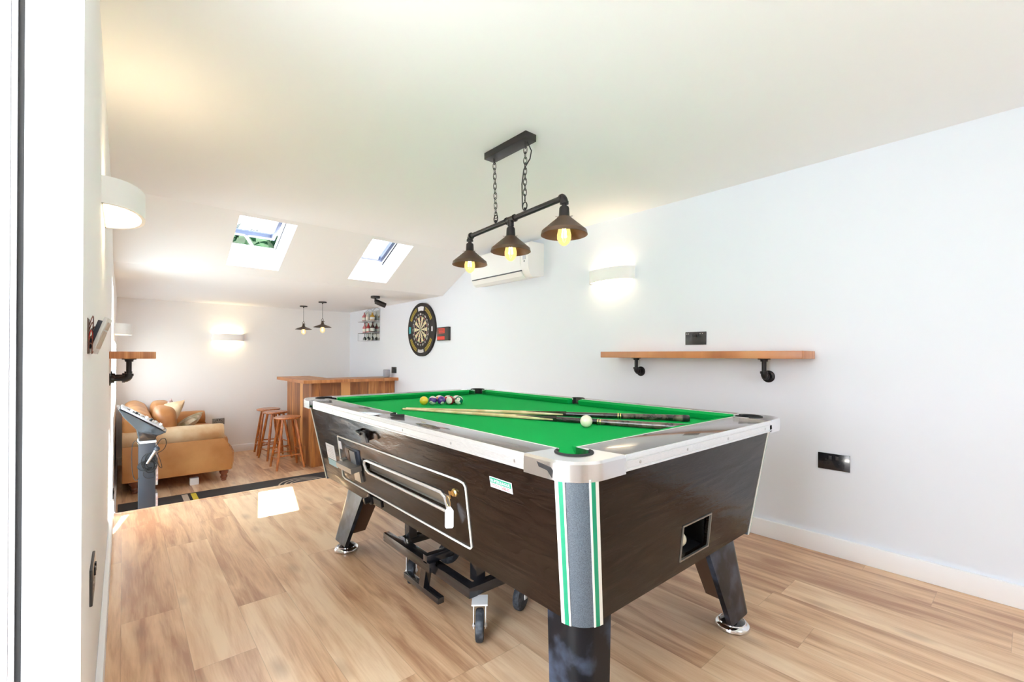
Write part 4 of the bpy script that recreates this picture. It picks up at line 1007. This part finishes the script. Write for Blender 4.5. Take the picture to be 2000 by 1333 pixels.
# ------------------------------------------------------------------ open control box with wires on the left wall
cb = thing('control_box', 'opened thermostat unit dangling from brown and red wires out of the left wall', 'wall control', (XL, 1.40, 1.125))
MB().box(XL - .001, XL + .0008, 1.335, 1.41, 1.080, 1.158).obj('wall_opening', M_legbrown, cb)
Mt = Matrix.Translation((-.039, 1.43, 1.122)) @ Matrix.Rotation(.30, 4, 'Y') @ Matrix.Rotation(-.12, 4, 'Z')
m = MB(); m.box(-.0025, .004, -.03, .03, -.043, .043, bev=.001, mtx=Mt); m.obj('cover', M_clearp, cb)
m = MB(); m.box(-.012, -.0025, -.022, .028, -.034, .034, bev=.001, mtx=Mt); m.obj('circuit_module', M_greyc, cb)
m = MB(); m.box(.004, .0055, -.022, .022, -.030, .012, mtx=Mt); m.box(.004, .0065, -.012, .016, .016, .034, mtx=Mt); m.obj('terminal_cover', M_beige, cb)
rnd = random.Random(3)
for k in range(6):
    y0 = 1.35 + .008*k; z0 = 1.085 + .011*k
    q = [(XL, y0, z0), (XL + .003 + .0008*k, y0 + .012, z0 + .020 + .005*(k % 3)), (XL + .007, y0 + .03, z0 + .016), (XL + .005, y0 + .04, z0 - .008), (XL + .008, y0 + .055, z0 + .004)]
    ps = []
    for i in range(len(q)-1):
        for f in (0, .33, .66): ps.append(Vector(q[i]).lerp(Vector(q[i+1]), f))
    ps.append(Vector(q[-1])); ps = [ps[0]] + [(ps[i-1] + ps[i]*2 + ps[i+1])/4 for i in range(1, len(ps)-1)] + [ps[-1]]
    MB().tube(ps, .0010, n=6).obj('wire', (M_copper, M_copper, M_redw, M_black)[k % 4], cb)

# ------------------------------------------------------------------ air conditioner
ac = thing('air_conditioner', 'white wall-mounted air conditioner high on the right wall behind the pendant', 'air conditioner', (XR, 3.40, 1.82))
prof = [(XR, 1.815), (2.80, 1.795), (2.765, 1.82), (2.745, 1.87), (2.738, 2.00), (2.745, 2.085), (2.775, 2.11), (XR, 2.115)]
ya, yz = 2.965, 3.84
m = MB(); m.prism([(x, ya, z) for x, z in prof], (0, yz - ya, 0)); m.obj('casing', M_white, ac)
m = MB(); m.prism([(2.748, ya + .10, 1.862), (2.732, ya + .10, 1.93), (2.730, ya + .10, 2.03), (2.740, ya + .10, 2.09), (2.75, ya + .10, 2.09), (2.75, ya + .10, 1.862)], (0, yz - ya - .115, 0)); m.obj('front_panel', M_white, ac)
m = MB(); m.prism([(2.755, ya + .09, 1.850), (2.742, ya + .09, 1.853), (2.741, ya + .09, 1.860), (2.755, ya + .09, 1.860)], (0, yz - ya - .11, 0)); m.obj('outlet_slit', M_greyc, ac)
m = MB(); m.prism([(2.80, ya + .09, 1.794), (2.768, ya + .09, 1.812), (2.745, ya + .09, 1.845), (2.740, ya + .09, 1.848), (2.760, ya + .09, 1.808), (2.80, ya + .09, 1.789)], (0, yz - ya - .11, 0)); m.obj('louvre', M_white, ac)
m = MB(); m.box(2.736, 2.7415, ya + .030, ya + .068, 1.95, 2.04); m.obj('display_label', M_silver, ac)
m = MB(); m.box(2.7365, 2.7425, ya + .045, ya + .055, 1.93, 1.94); m.obj('indicator', M_greyc, ac)

# ------------------------------------------------------------------ dartboard and case
DB = Vector((XR, 5.178, 1.411))
db = thing('dartboard', 'round dartboard in a black and yellow foam surround on the right wall', 'dartboard', DB)
def disc(r0, r1, d0, d1, name, mt, parent, n=64, a0=0, a1=2*PI):
    m = MB(); full = abs(a1 - a0 - 2*PI) < 1e-6; k = n if full else max(2, int(n*(a1-a0)/(2*PI)))
    rr = [[], [], [], []]
    for i in range(k + (0 if full else 1)):
        a = a0 + (a1-a0)*i/k; y, z = math.cos(a), math.sin(a)
        for j, (r, d_) in enumerate(((r0, d0), (r1, d0), (r1, d1), (r0, d1))): rr[j].append(m.bm.verts.new(DB + Vector((-d_, -y*r, z*r))))
    L_ = len(rr[0]); rng = range(L_ if full else L_ - 1)
    for i in rng:
        i2 = (i+1) % L_
        for j in range(4): m.bm.faces.new((rr[j][i], rr[j][i2], rr[(j+1)%4][i2], rr[(j+1)%4][i]))
    if not full:
        for i in (0, L_-1): m.bm.faces.new([rr[j][i] for j in range(4)])
    return m.obj(name, mt, parent, ang=30)
su = disc(.226, .345, 0, .03, 'surround', M_foam, db)
for (ra, rb_) in ((.262, .268), (.280, .286), (.298, .305)):
    for (aa, ab) in ((25, 68), (112, 155), (205, 248), (292, 335)):
        disc(ra, rb_, .03, .0308, 'yellow_line', M_yellow, su, n=72, a0=math.radians(aa), a1=math.radians(ab))
for (ra, rb_, aa, ab, mt_, nm) in ((.245, .30, 75, 105, M_paper, 'printed_patch'), (.26, .30, 255, 285, M_silver, 'printed_patch'), (.26, .315, 171, 189, M_teal, 'printed_patch'), (.265, .295, -6, 6, M_paper, 'printed_patch')):
    disc(ra, rb_, .03, .0308, nm, mt_, su, n=120, a0=math.radians(aa), a1=math.radians(ab))
disc(0.001, .2255, 0.002, .032, 'board', M_black_seg, db)
def dart_faces():
    m = MB(); rad = [.016, .099, .107, .162, .170]
    for s_ in range(20):
        a0, a1 = math.radians(-9 + 18*s_ + 90), math.radians(9 + 18*s_ + 90)
        for j in range(4):
            ring_ = j in (1, 3); odd = s_ % 2
            mi = (3 if odd else 2) if ring_ else (0 if odd else 1)
            vv = []
            for r, aa in ((rad[j], a0), (rad[j+1], a0), (rad[j+1], (a0+a1)/2), (rad[j+1], a1), (rad[j], a1), (rad[j], (a0+a1)/2)):
                vv.append(DB + Vector((-.0326, -math.cos(aa)*r, math.sin(aa)*r)))
            m.quad(vv, mi)
    for r0, r1, mi in ((.0001, .0064, 2), (.0064, .016, 3)):
        for k in range(16):
            a0, a1 = 2*PI*k/16, 2*PI*(k+1)/16
            m.quad([DB + Vector((-.0327, -math.cos(a)*r, math.sin(a)*r)) for r, a in ((r0, a0), (r1, a0), (r1, a1), (r0, a1))], mi)
    return m.obj('scoring_face', [M_cream_seg, M_black_seg, M_red_seg, M_green_seg], db, fixn=False)
dart_faces()
m = MB()
for r in (.016, .099, .107, .162, .170): m.tube([DB + Vector((-.033, -math.cos(a)*r, math.sin(a)*r)) for a in [2*PI*k/48 for k in range(48)]], .0007, n=4, closed=True)
for s_ in range(20):
    a = math.radians(9 + 18*s_ + 90); m.tube([DB + Vector((-.033, -math.cos(a)*r, math.sin(a)*r)) for r in (.016, .170)], .0007, n=4)
m.tube([DB + Vector((-.033, -math.cos(a)*.200, math.sin(a)*.200)) for a in [2*PI*k/48 for k in range(48)]], .001, n=4, closed=True)
wires = m.obj('number_wire', M_steel, db)
for i, nme in enumerate((20, 1, 18, 4, 13, 6, 10, 15, 2, 17, 3, 19, 7, 16, 8, 11, 14, 9, 12, 5)):
    a = math.radians(90 - 18*i)
    p = DB + Vector((-.034, -math.cos(a)*.198, math.sin(a)*.198)); up = Vector((0, -math.cos(a), math.sin(a)))
    text('number', str(nme), .036, basis(p, up.cross(Vector((-1,0,0))), up, (-1, 0, 0)), M_paper, db, .0008)
dc = thing('dart_case', 'small black and red boxed dart set on the wall right of the dartboard', 'dart case', (XR, 4.656, 1.335))
MB().box(XR - .035, XR, 4.524, 4.776, 1.258, 1.420, bev=.003).obj('case', M_black, dc)
MB().box(XR - .0365, XR - .034, 4.60, 4.768, 1.345, 1.405).obj('red_panel', M_red, dc)
MB().box(XR - .0365, XR - .034, 4.60, 4.768, 1.268, 1.308).obj('red_panel', M_red, dc)
m = MB()
for k in range(3): m.cyl((XR - .038, 4.62, 1.355 + k*.018), (XR - .038, 4.75, 1.36 + k*.018), .003, n=8); m.prism([(XR - .038, 4.72, 1.35 + k*.018), (XR - .038, 4.76, 1.345 + k*.018), (XR - .038, 4.76, 1.372 + k*.018)], (-.002, 0, 0))
m.obj('printed_dart', M_bronze, dc)

# ------------------------------------------------------------------ wall drinks rack with bottles and glasses
rk = thing('drinks_rack', 'tall narrow metal drinks rack with arched top on the right wall above the bar', 'rack', (XR, 6.72, 1.56))
m = MB(); y0, y1 = 6.46, 6.98; xo = XR - .13
for y in (y0, y1):
    m.tube([(XR - .004, y, 1.30), (XR - .004, y, 1.79)], .004, n=6); m.tube([(xo, y, 1.30), (xo, y, 1.42)], .004, n=6)
for z in (1.30, 1.42, 1.60):
    m.tube([(XR - .004, y0, z), (xo, y0, z), (xo, y1, z), (XR - .004, y1, z)], .004, n=6, closed=True)
for (a, b) in ((y0, 6.72), (6.72, y1)):
    m.tube([(XR - .004, a + (b-a)*k/12, 1.76 + .045*math.sin(PI*k/12)) for k in range(13)], .006, n=6)
m.obj('frame', M_silver, rk)
for z in (1.415, 1.595): MB().box(xo, XR - .002, y0, y1, z - .003, z + .003).obj('shelf_plate', M_black if z < 1.5 else M_silver, rk)
MB().box(XR - .004, XR - .001, y0, y1, 1.30, 1.76).obj('mirror_back', mat('rack_mirror', (.62, .66, .64), .12, metal=.9), rk)
def bottle(x, y, z, h, r, mt, label, capm, group):
    t = thing('bottle', label, 'bottle', (x, y, z), group)
    MB().lathe((x, y, z), (0,0,1), [(0, r*.9), (.004, r), (h*.55, r), (h*.68, r*.6), (h*.78, r*.32), (h*.93, r*.30)], n=20).obj('body', mt, t)
    MB().lathe((x, y, z + h*.93), (0,0,1), [(0, r*.36), (h*.07, r*.36)], n=14).obj('cap', capm, t)
    MB().lathe((x, y, z + h*.15), (0,0,1), [(0, r*1.02), (h*.28, r*1.02)], n=20, cap=False).obj('label_band', M_cream, t)
M_b1 = mat('pink_spirit', (.55, .20, .22), .1, coat=.5); M_b2 = mat('red_spirit', (.35, .03, .04), .1, coat=.5); M_b3 = mat('dark_spirit', (.05, .02, .02), .1, coat=.5); M_b4 = mat('amber_spirit', (.55, .32, .06), .1, coat=.5); M_b5 = mat('clear_spirit', (.62, .66, .62), .1, coat=.5)
g = 'bottles on the wall drinks rack'
bottle(XR - .07, 6.86, 1.418, .165, .032, M_b1, 'pink bottle at the left of the rack lower shelf', M_black, g)
bottle(XR - .07, 6.72, 1.418, .165, .032, M_b2, 'red bottle in the middle of the rack lower shelf', M_steel, g)
bottle(XR - .07, 6.57, 1.418, .165, .032, M_b3, 'dark bottle at the right of the rack lower shelf', M_black, g)
bottle(XR - .07, 6.87, 1.598, .155, .035, M_b1, 'rosy pink bottle at the left of the rack upper shelf', M_steel, g)
bottle(XR - .07, 6.73, 1.598, .160, .034, M_b5, 'pale clear bottle in the middle of the rack upper shelf', M_steel, g)
bottle(XR - .07, 6.58, 1.598, .130, .036, M_b4, 'amber bottle at the right of the rack upper shelf', M_brass, g)
gl0 = thing('wine_glass', 'stemmed glass hanging upside down under the rack, leftmost of three', 'glass', (XR - .07, 6.86, 1.412), 'stemmed glasses hanging under the rack')
MB().lathe((XR - .07, 6.86, 1.412), (0,0,-1), [(0, .026), (.003, .026), (.005, .004), (.045, .003), (.055, .014), (.075, .028), (.10, .026), (.101, .025), (.076, .0265), (.056, .012)], n=24, cap=False).obj('glass_body', mat('smoked_glass', (.05, .05, .05), .08, coat=.5), gl0)
copy_thing(gl0, (XR - .07, 6.72, 1.412), 'stemmed glass hanging upside down under the rack, middle one of three')
copy_thing(gl0, (XR - .07, 6.58, 1.412), 'stemmed glass hanging upside down under the rack, rightmost of three')

# ------------------------------------------------------------------ spotlight and small pendants in the bar area
sp = thing('ceiling_spotlight', 'black cylindrical spotlight on the low ceiling above the drinks rack', 'spotlight', (2.36, 5.29, H2))
MB().lathe((2.345, 5.29, H2), (0,0,-1), [(0, .055), (.024, .055), (.027, .052)], n=28).obj('base', M_blackpipe, sp)
MB().tube([(2.345, 5.29, H2 - .02), (2.34, 5.285, H2 - .07), (2.36, 5.27, H2 - .085)], .010, n=10).obj('arm', M_blackpipe, sp)
dd = Vector((.85, -.55, -.42)).normalized()
MB().lathe(Vector((2.345, 5.285, H2 - .065)), dd, [(0, .028), (.004, .031), (.125, .031), (.13, .028), (.13, .024), (.11, .022)], n=28).obj('head', M_blackpipe, sp)
def small_pendant(x, y, label):
    t = thing('pendant_light', label, 'pendant light', (x, y, H2), 'small pendants over the bar')
    MB().lathe((x, y, H2), (0,0,-1), [(0, .052), (.012, .052), (.014, .010), (.03, .006)], n=28).obj('ceiling_rose', M_blackpipe, t)
    MB().tube([(x, y, H2 - .02), (x, y, 1.575)], .0022, n=6).obj('flex', M_black, t)
    m = MB(); m.tube([(x, y, 1.58), (x - .013, y, 1.555), (x - .013, y, 1.515)], .003, n=6); m.tube([(x, y, 1.58), (x + .013, y, 1.555), (x + .013, y, 1.515)], .003, n=6)
    m.lathe((x, y, 1.545), (0,0,-1), [(0, .007), (.01, .010), (.03, .012)], n=16); m.cyl((x + .012, y - .0, 1.535), (x + .028, y, 1.535), .003, n=8); m.obj('gallery', M_bronze, t)
    MB().lathe((x, y, 1.515), (0,0,-1), [(0, .018), (.018, .022), (.022, .030), (.040, .078), (.058, .115), (.060, .114), (.043, .075), (.026, .028), (.022, .018)], n=40, cap=False).obj('shade', M_bronze, t)
    g = MB().lathe((x, y, 1.485), (0,0,-1), [(0, .012), (.02, .015), (.045, .030), (.068, .035), (.09, .028), (.104, .010), (.106, .002)], n=24).obj('bulb', M_bulb2, t)
    m = MB()
    for k in range(4): a = PI/2*k; m.tube([(x + .006*math.cos(a), y + .006*math.sin(a), 1.45), (x + .011*math.cos(a), y + .011*math.sin(a), 1.40)], .0012, n=5)
    m.obj('filament', M_fil2, g)
small_pendant(2.029, 7.085, 'small dark pendant with dish shade, left of the pair over the bar')
small_pendant(2.065, 6.357, 'small dark pendant with dish shade, right and nearer of the pair over the bar')

# ------------------------------------------------------------------ bar counter
br = thing('bar_counter', 'L-shaped bar counter of stained pine boards in the lower room corner', 'bar', (2.37, 6.4, FL))
MB().box(1.81, XR, 5.968, 6.0, FL, .722).obj('front_panel', M_bar, br)
MB().box(1.81, 1.842, 6.0, 7.08, FL, .722).obj('side_panel', M_bar, br)
MB().box(1.806, 1.845, 5.962, 6.003, FL, .722, bev=.002).obj('corner_post', M_bar, br)
MB().box(1.842, 2.05, 7.05, 7.08, FL, .722).obj('end_panel', M_bar, br)
m = MB(); m.prism([(1.68, 5.85, .724), (XR, 5.85, .724), (XR, 6.34, .724), (2.12, 6.34, .724), (2.12, 7.12, .724), (1.68, 7.12, .724)], (0, 0, .040)); m.obj('worktop', M_bartop, br)
m = MB()
for z in (-.02, .32): m.box(1.845, XR - .01, 6.0, 6.30, z, z + .02)
m.obj('inner_shelf', M_bar, br)
sk = thing('speaker', 'small grey fabric cylinder speaker on the bar top against the wall', 'speaker', (2.845, 6.03, .764))
MB().lathe((2.845, 6.03, .768), (0,0,1), [(0, .040), (.004, .046), (.10, .046), (.106, .042)], n=32).obj('body', speck('grey_mesh_fabric', (.30, .31, .36), (.42, .43, .48), .8, 400), sk)
MB().lathe((2.845, 6.03, .764), (0,0,1), [(0, .042), (.005, .042)], n=32).obj('base', M_black, sk)

# ------------------------------------------------------------------ bar stools
ST = .645
s0 = thing('bar_stool', 'round pine bar stool nearest the step, in front of its two neighbours', 'stool', (1.59, 6.20, FL), 'pine bar stools along the bar')
ox, oy = 1.59, 6.20
MB().lathe((ox, oy, FL + ST - .032), (0,0,1), [(0, .125), (.006, .148), (.016, .155), (.026, .152), (.032, .135), (.030, .06), (.029, .001)], n=48).obj('seat', M_stool, s0)
ft, fb = .075, .158
for (sx, sy) in ((-1,-1), (1,-1), (-1,1), (1,1)):
    a = Vector((ox + sx*ft, oy + sy*ft, FL + ST - .03)); b = Vector((ox + sx*fb, oy + sy*fb, FL))
    m = MB(); ax = b - a; m.lathe(a, ax, [(0, .014), (ax.length*.3, .0165), (ax.length*.7, .0165), (ax.length, .0125)], n=14); m.obj('leg', M_stool, s0)
def legp(sx, sy, z): 
    f = (ST - .03 - z) / (ST - .03); return Vector((ox + sx*(ft + (fb-ft)*f), oy + sy*(ft + (fb-ft)*f), FL + z))
for (p, q, z) in (((-1,-1), (1,-1), .17), ((-1,1), (1,1), .17), ((-1,-1), (-1,1), .225), ((1,-1), (1,1), .225), ((-1,-1), (-1,1), .13), ((1,-1), (1,1), .13)):
    MB().cyl(legp(*p, z), legp(*q, z), .0085, n=10).obj('stretcher', M_stool, s0)
copy_thing(s0, (1.605, 6.86, FL), 'round pine bar stool in the middle of the row along the bar', .12)
copy_thing(s0, (1.61, 7.28, FL), 'round pine bar stool furthest back, next to the back wall', -.08)

# ------------------------------------------------------------------ sofa
sf = thing('sofa', 'worn tan leather two-seater sofa with rolled arms against the left wall', 'sofa', (.45, 6.75, FL))
SY0, SY1 = 5.90, 7.60; ZB_ = -.215
def soft(mb_, name, mt, levels=2, label=None, parent=sf):
    o = mb_.obj(name, mt, parent, label=label); return o
def arm(yin, s_, name_mt):
    """s_=1: near arm (outer face towards -Y)"""
    y_out = yin; y_in = yin + s_*.155
    m = MB(); prof = [(.0, ZB_), (.935, ZB_), (.948, -.12), (.950, -.01), (.925, .05), (.885, .10), (.868, .15), (.0, .15)]
    m.prism([(x, y_out + s_*.015, z) for x, z in prof], (0, s_*.135, 0)); bmesh.ops.bevel(m.bm, geom=m.bm.edges[:], offset=.012, segments=3, affect='EDGES', profile=.6, clamp_overlap=True)
    pn = m.obj('arm_panel', M_leather, sf)
    m = MB(); cyl_c = Vector((0, y_out + s_*.085, .212)); prof = [(-.0, .05), (.0, .088), (.012, .094), (.45, .096), (.83, .094), (.862, .088), (.868, .05)]
    m.lathe(cyl_c, (1, 0, 0), prof, n=36); m.obj('arm_roll', M_leather2 if s_ == 1 else M_leather, sf, ang=60)
    m = MB(); m.tube([Vector((x + .002, y_out + s_*.014, z)) for x, z in ((.935, ZB_ + .01), (.950, -.12), (.952, -.01), (.927, .05), (.887, .10), (.870, .14))], .004, n=6); m.obj('piping', M_leather, pn)
arm(SY0, 1, None); arm(SY1, -1, None)
m = MB(); m.box(.0, .90, SY0 + .14, SY1 - .14, ZB_, .0, bev=.015); m.obj('seat_base', M_leather, sf)
m = MB(); m.prism([(0, SY0 + .03, ZB_), (.22, SY0 + .03, ZB_), (.27, SY0 + .03, .15), (.27, SY0 + .03, .33), (.22, SY0 + .03, .44), (.13, SY0 + .03, .49), (.05, SY0 + .03, .475), (0.0, SY0 + .03, .40)], (0, SY1 - SY0 - .06, 0)); bmesh.ops.bevel(m.bm, geom=m.bm.edges[:], offset=.03, segments=4, affect='EDGES', profile=.5, clamp_overlap=True)
m.obj('back', M_leather, sf, ang=60)
for k in range(2):
    y = SY0 + .16 + k*.69
    m = MB(); m.box(.27, .93, y + .005, y + .685, 0, .14, bev=.045); m.obj('seat_cushion', M_leather, sf, ang=60)
    m = MB(); m.sphere((.36, y + .34, .30), 1.0, sc=(.105, .34, .20), e=.55, nu=32, nv=20); m.obj('back_cushion', M_leather, sf, ang=80)
for (x, y) in ((.875, SY0 + .10), (.10, SY0 + .10), (.875, SY1 - .1), (.10, SY1 - .1)):
    MB().lathe((x, y, FL), (0,0,1), [(0, .020), (.012, .026), (.022, .024), (.034, .034), (.050, .036), (.062, .028), (.072, .030), (.085, .042), (.105, .046), (.125, .045), (.132, .03)], n=28).obj('foot', M_foot, sf)
def pillow(c_, sc, rot, mt, label):
    M_ = Matrix.Rotation(rot[2], 3, 'Z') @ Matrix.Rotation(rot[1], 3, 'Y') @ Matrix.Rotation(rot[0], 3, 'X')
    m = MB(); c_ = Vector(c_); n = 20
    top, bot = [], []
    for i in range(n+1):
        for j in range(n+1):
            u, v = -1 + 2*i/n, -1 + 2*j/n; th = ((1-u*u)*(1-v*v))**.42; k_ = 1 - .07*(u*u*v*v) ; pin = 1 - .06*((1-u*u) + (1-v*v))*.5
            for s_, lst in ((1, top), (-1, bot)): lst.append(m.bm.verts.new(c_ + M_ @ Vector((s_*th*sc[0], u*sc[1]*pin, v*sc[2]*pin))))
    for lst in (top, bot):
        for i in range(n):
            for j in range(n): m.bm.faces.new((lst[i*(n+1)+j], lst[(i+1)*(n+1)+j], lst[(i+1)*(n+1)+j+1], lst[i*(n+1)+j+1]))
    bmesh.ops.remove_doubles(m.bm, verts=m.bm.verts, dist=.0006)
    o = m.obj('cushion', mt, None, org=c_, ang=70); return tag(o, label, 'cushion', 'loose cushions on the sofa')
pillow((.40, 6.85, .33), (.06, .18, .17), (0.3, .35, .1), M_fab1, 'dusky pink patterned cushion leaning on the sofa back')
pillow((.37, 6.34, .37), (.07, .20, .20), (-.2, .55, .3), M_leather2, 'tan leather cushion at the near end of the sofa back')
pillow((.56, 6.45, .265), (.06, .19, .17), (.2, .95, -.1), M_fab2, 'olive and cream cushion lying nearest the front of the sofa')
bx2 = MB().box(.56, .64, 5.98, 6.05, FL, FL + .075, bev=.004).obj('paper_box', M_paper, None, org=(.60, 6.01, FL)); tag(bx2, 'small white box on the floor under the sofa', 'box')

# ------------------------------------------------------------------ dart mat
mt = thing('dart_mat', 'long black dart mat with yellow and beige throw-line print on the lower floor', 'mat', (1.45, 5.22, FL))
MB().box(XL + .03, 2.90, 4.80, 5.65, FL, FL + .004, bev=.001).obj('mat_body', M_mat, mt)
MB().box(.53, .575, 4.9, 5.62, FL + .004, FL + .0046).obj('throw_line', M_yellow, mt, label='yellow throw line')
MB().box(.455, .505, 4.9, 5.62, FL + .004, FL + .0046).obj('throw_line', M_beige, mt, label='beige throw line')
for r_ in (.24, .185, .13):
    m = MB(); q = [Vector((1.52 + r_*math.cos(2*PI*k/48), 5.31 + r_*math.sin(2*PI*k/48), FL + .0045)) for k in range(48)]; q2 = [Vector((1.52 + (r_-.018)*math.cos(2*PI*k/48), 5.31 + (r_-.018)*math.sin(2*PI*k/48), FL + .0045)) for k in range(48)]
    for k in range(48): m.quad([q[k], q[(k+1)%48], q2[(k+1)%48], q2[k]])
    m.obj('printed_ring', M_beige, mt)

# ------------------------------------------------------------------ karaoke / sing-along machine on a pedestal
kp = thing('karaoke_machine', 'grey pedestal karaoke machine with tilted black control head by the left wall', 'karaoke machine', (.16, 4.93, FL + .0045))
PX0, PX1, PY0, PY1 = .105, .215, 4.86, 5.04
MB().box(PX0, PX1, PY0, PY1, FL + .02, .345, bev=.003).obj('column', M_greyc, kp)
MB().box(PX0 - .04, PX1 + .05, PY0 - .02, PY1 + .06, FL + .0045, FL + .024, bev=.004).obj('base', M_greyc, kp)
MB().box(PX0 - .006, PX1 + .006, PY0 - .006, PY1 + .006, .332, .352, bev=.002).obj('collar', M_white, kp)
m = MB(); m.box(PX1, PX1 + .017, PY0 + .005, PY1 - .02, -.03, .30, bev=.003); m.box(PX1, PX1 + .017, PY0 + .005, PY1 - .02, -.33, -.10, bev=.003); st_ = m.obj('light_strip', M_silver, kp)
m = MB(); m.box(PX1 + .006, PX1 + .0175, PY0 + .002, PY0 + .012, -.30, -.12); m.box(PX1 + .006, PX1 + .0175, PY0 + .002, PY0 + .012, .0, .25); m.obj('coloured_inlay', M_fab1, st_)
# head: lofted shell, wide tilted top narrowing to the collar
def ringpts(pts): return [Vector(p) for p in pts]
top_ = [(-.030, 4.80, .645), (.285, 4.80, .418), (.300, 4.95, .425), (.285, 5.12, .43), (-.030, 5.12, .65), (-.040, 4.95, .655)]
mid_ = [(.005, 4.82, .570), (.250, 4.82, .400), (.262, 4.95, .400), (.250, 5.09, .402), (.005, 5.09, .575), (-.002, 4.95, .575)]
low_ = [(PX0 - .015, 4.855, .45), (PX1 + .006, 4.855, .385), (PX1 + .012, 4.95, .385), (PX1 + .006, 5.05, .385), (PX0 - .015, 5.05, .45), (PX0 - .02, 4.95, .45)]
bot_ = [(PX0 + .002, PY0, .350), (PX1 - .002, PY0, .350), (PX1, 4.95, .350), (PX1 - .002, PY1, .350), (PX0 + .002, PY1, .350), (PX0, 4.95, .350)]
m = MB(); rs = [[m.bm.verts.new(Vector(p)) for p in q] for q in (bot_, low_, mid_, top_)]; m.skin(rs)
hd = m.obj('control_head', M_shell, kp, ang=50); sm = hd.modifiers.new('bevel', 'BEVEL'); sm.width = .008; sm.segments = 3
tn = Vector((.58, 0, .80)).normalized(); tx = Vector((.81, 0, -.585)).normalized(); tc_ = Vector((.13, 4.96, .540))
Mh = basis(tc_, tx, (0, 1, 0), tx.cross(Vector((0, 1, 0))))
m = MB(); m.box(-.17, .165, -.145, .145, -.004, .012, bev=.004, mtx=Mh); dk = m.obj('control_deck', M_silver, hd)
for i in range(7):
    m = MB(); m.box(-.11 + i*.038, -.092 + i*.038, -.135, -.105 if i % 2 else -.095, .012, .028 if i < 3 else .034, bev=.002, mtx=Mh); m.obj('button', (M_white, M_black, M_steel)[i % 3], dk)
m = MB(); m.box(-.13, .02, -.06, .10, .012, .016, mtx=Mh); m.obj('screen', M_blackgl, dk)
mc = thing('microphone', 'black wired microphone hanging with its coiled cable on the karaoke machine', 'microphone', (.16, 4.84, .20))
a, b = Vector((.158, 4.838, .165)), Vector((.217, 4.838, .270))
MB().lathe(a, b - a, [(0, .008), (.01, .0095), (.10, .012), (.115, .014)], n=18).obj('handle', M_steel, mc)
MB().sphere(b + (b-a).normalized()*.012, .021, nu=20, nv=14).obj('head_grille', M_greyc, mc)
rnd = random.Random(5)
for k in range(7):
    cx_, cz_ = .165 + rnd.uniform(-.02, .02), .175 + rnd.uniform(-.03, .02); rx, rz = rnd.uniform(.030, .055), rnd.uniform(.035, .065); ph = rnd.uniform(0, 6)
    pts = [Vector((cx_ + rx*math.cos(2*PI*j/28), 4.845 + .008*math.sin(2*PI*j/28*2 + ph), cz_ + rz*math.sin(2*PI*j/28))) for j in range(28)]
    MB().tube(pts, .0032, n=6, closed=True).obj('cable', M_rubber, mc)
for q in ([(.215, 4.84, .30), (.25, 4.86, .36), (.285, 4.88, .36), (.29, 4.88, .30), (.27, 4.87, .26), (.225, 4.85, .24)], [(.22, 4.84, .26), (.25, 4.85, .17), (.262, 4.86, .10), (.235, 4.86, .13), (.225, 4.85, .20)], [(.11, 4.85, .33), (.085, 4.86, .37), (.06, 4.87, .33), (.062, 4.87, .10), (.085, 4.87, .02), (.11, 4.86, .05)], [(.20, 4.85, .09), (.215, 4.85, .04), (.16, 4.845, .035), (.13, 4.845, .07), (.14, 4.845, .12)]):
    ps = []
    for i in range(len(q)-1):
        for f in (0, .25, .5, .75): ps.append(Vector(q[i]).lerp(Vector(q[i+1]), f))
    ps.append(Vector(q[-1]))
    for _ in range(3): ps = [ps[0]] + [(ps[i-1] + ps[i]*2 + ps[i+1])/4 for i in range(1, len(ps)-1)] + [ps[-1]]
    MB().tube(ps, .0026, n=6).obj('cable', M_rubber, mc)
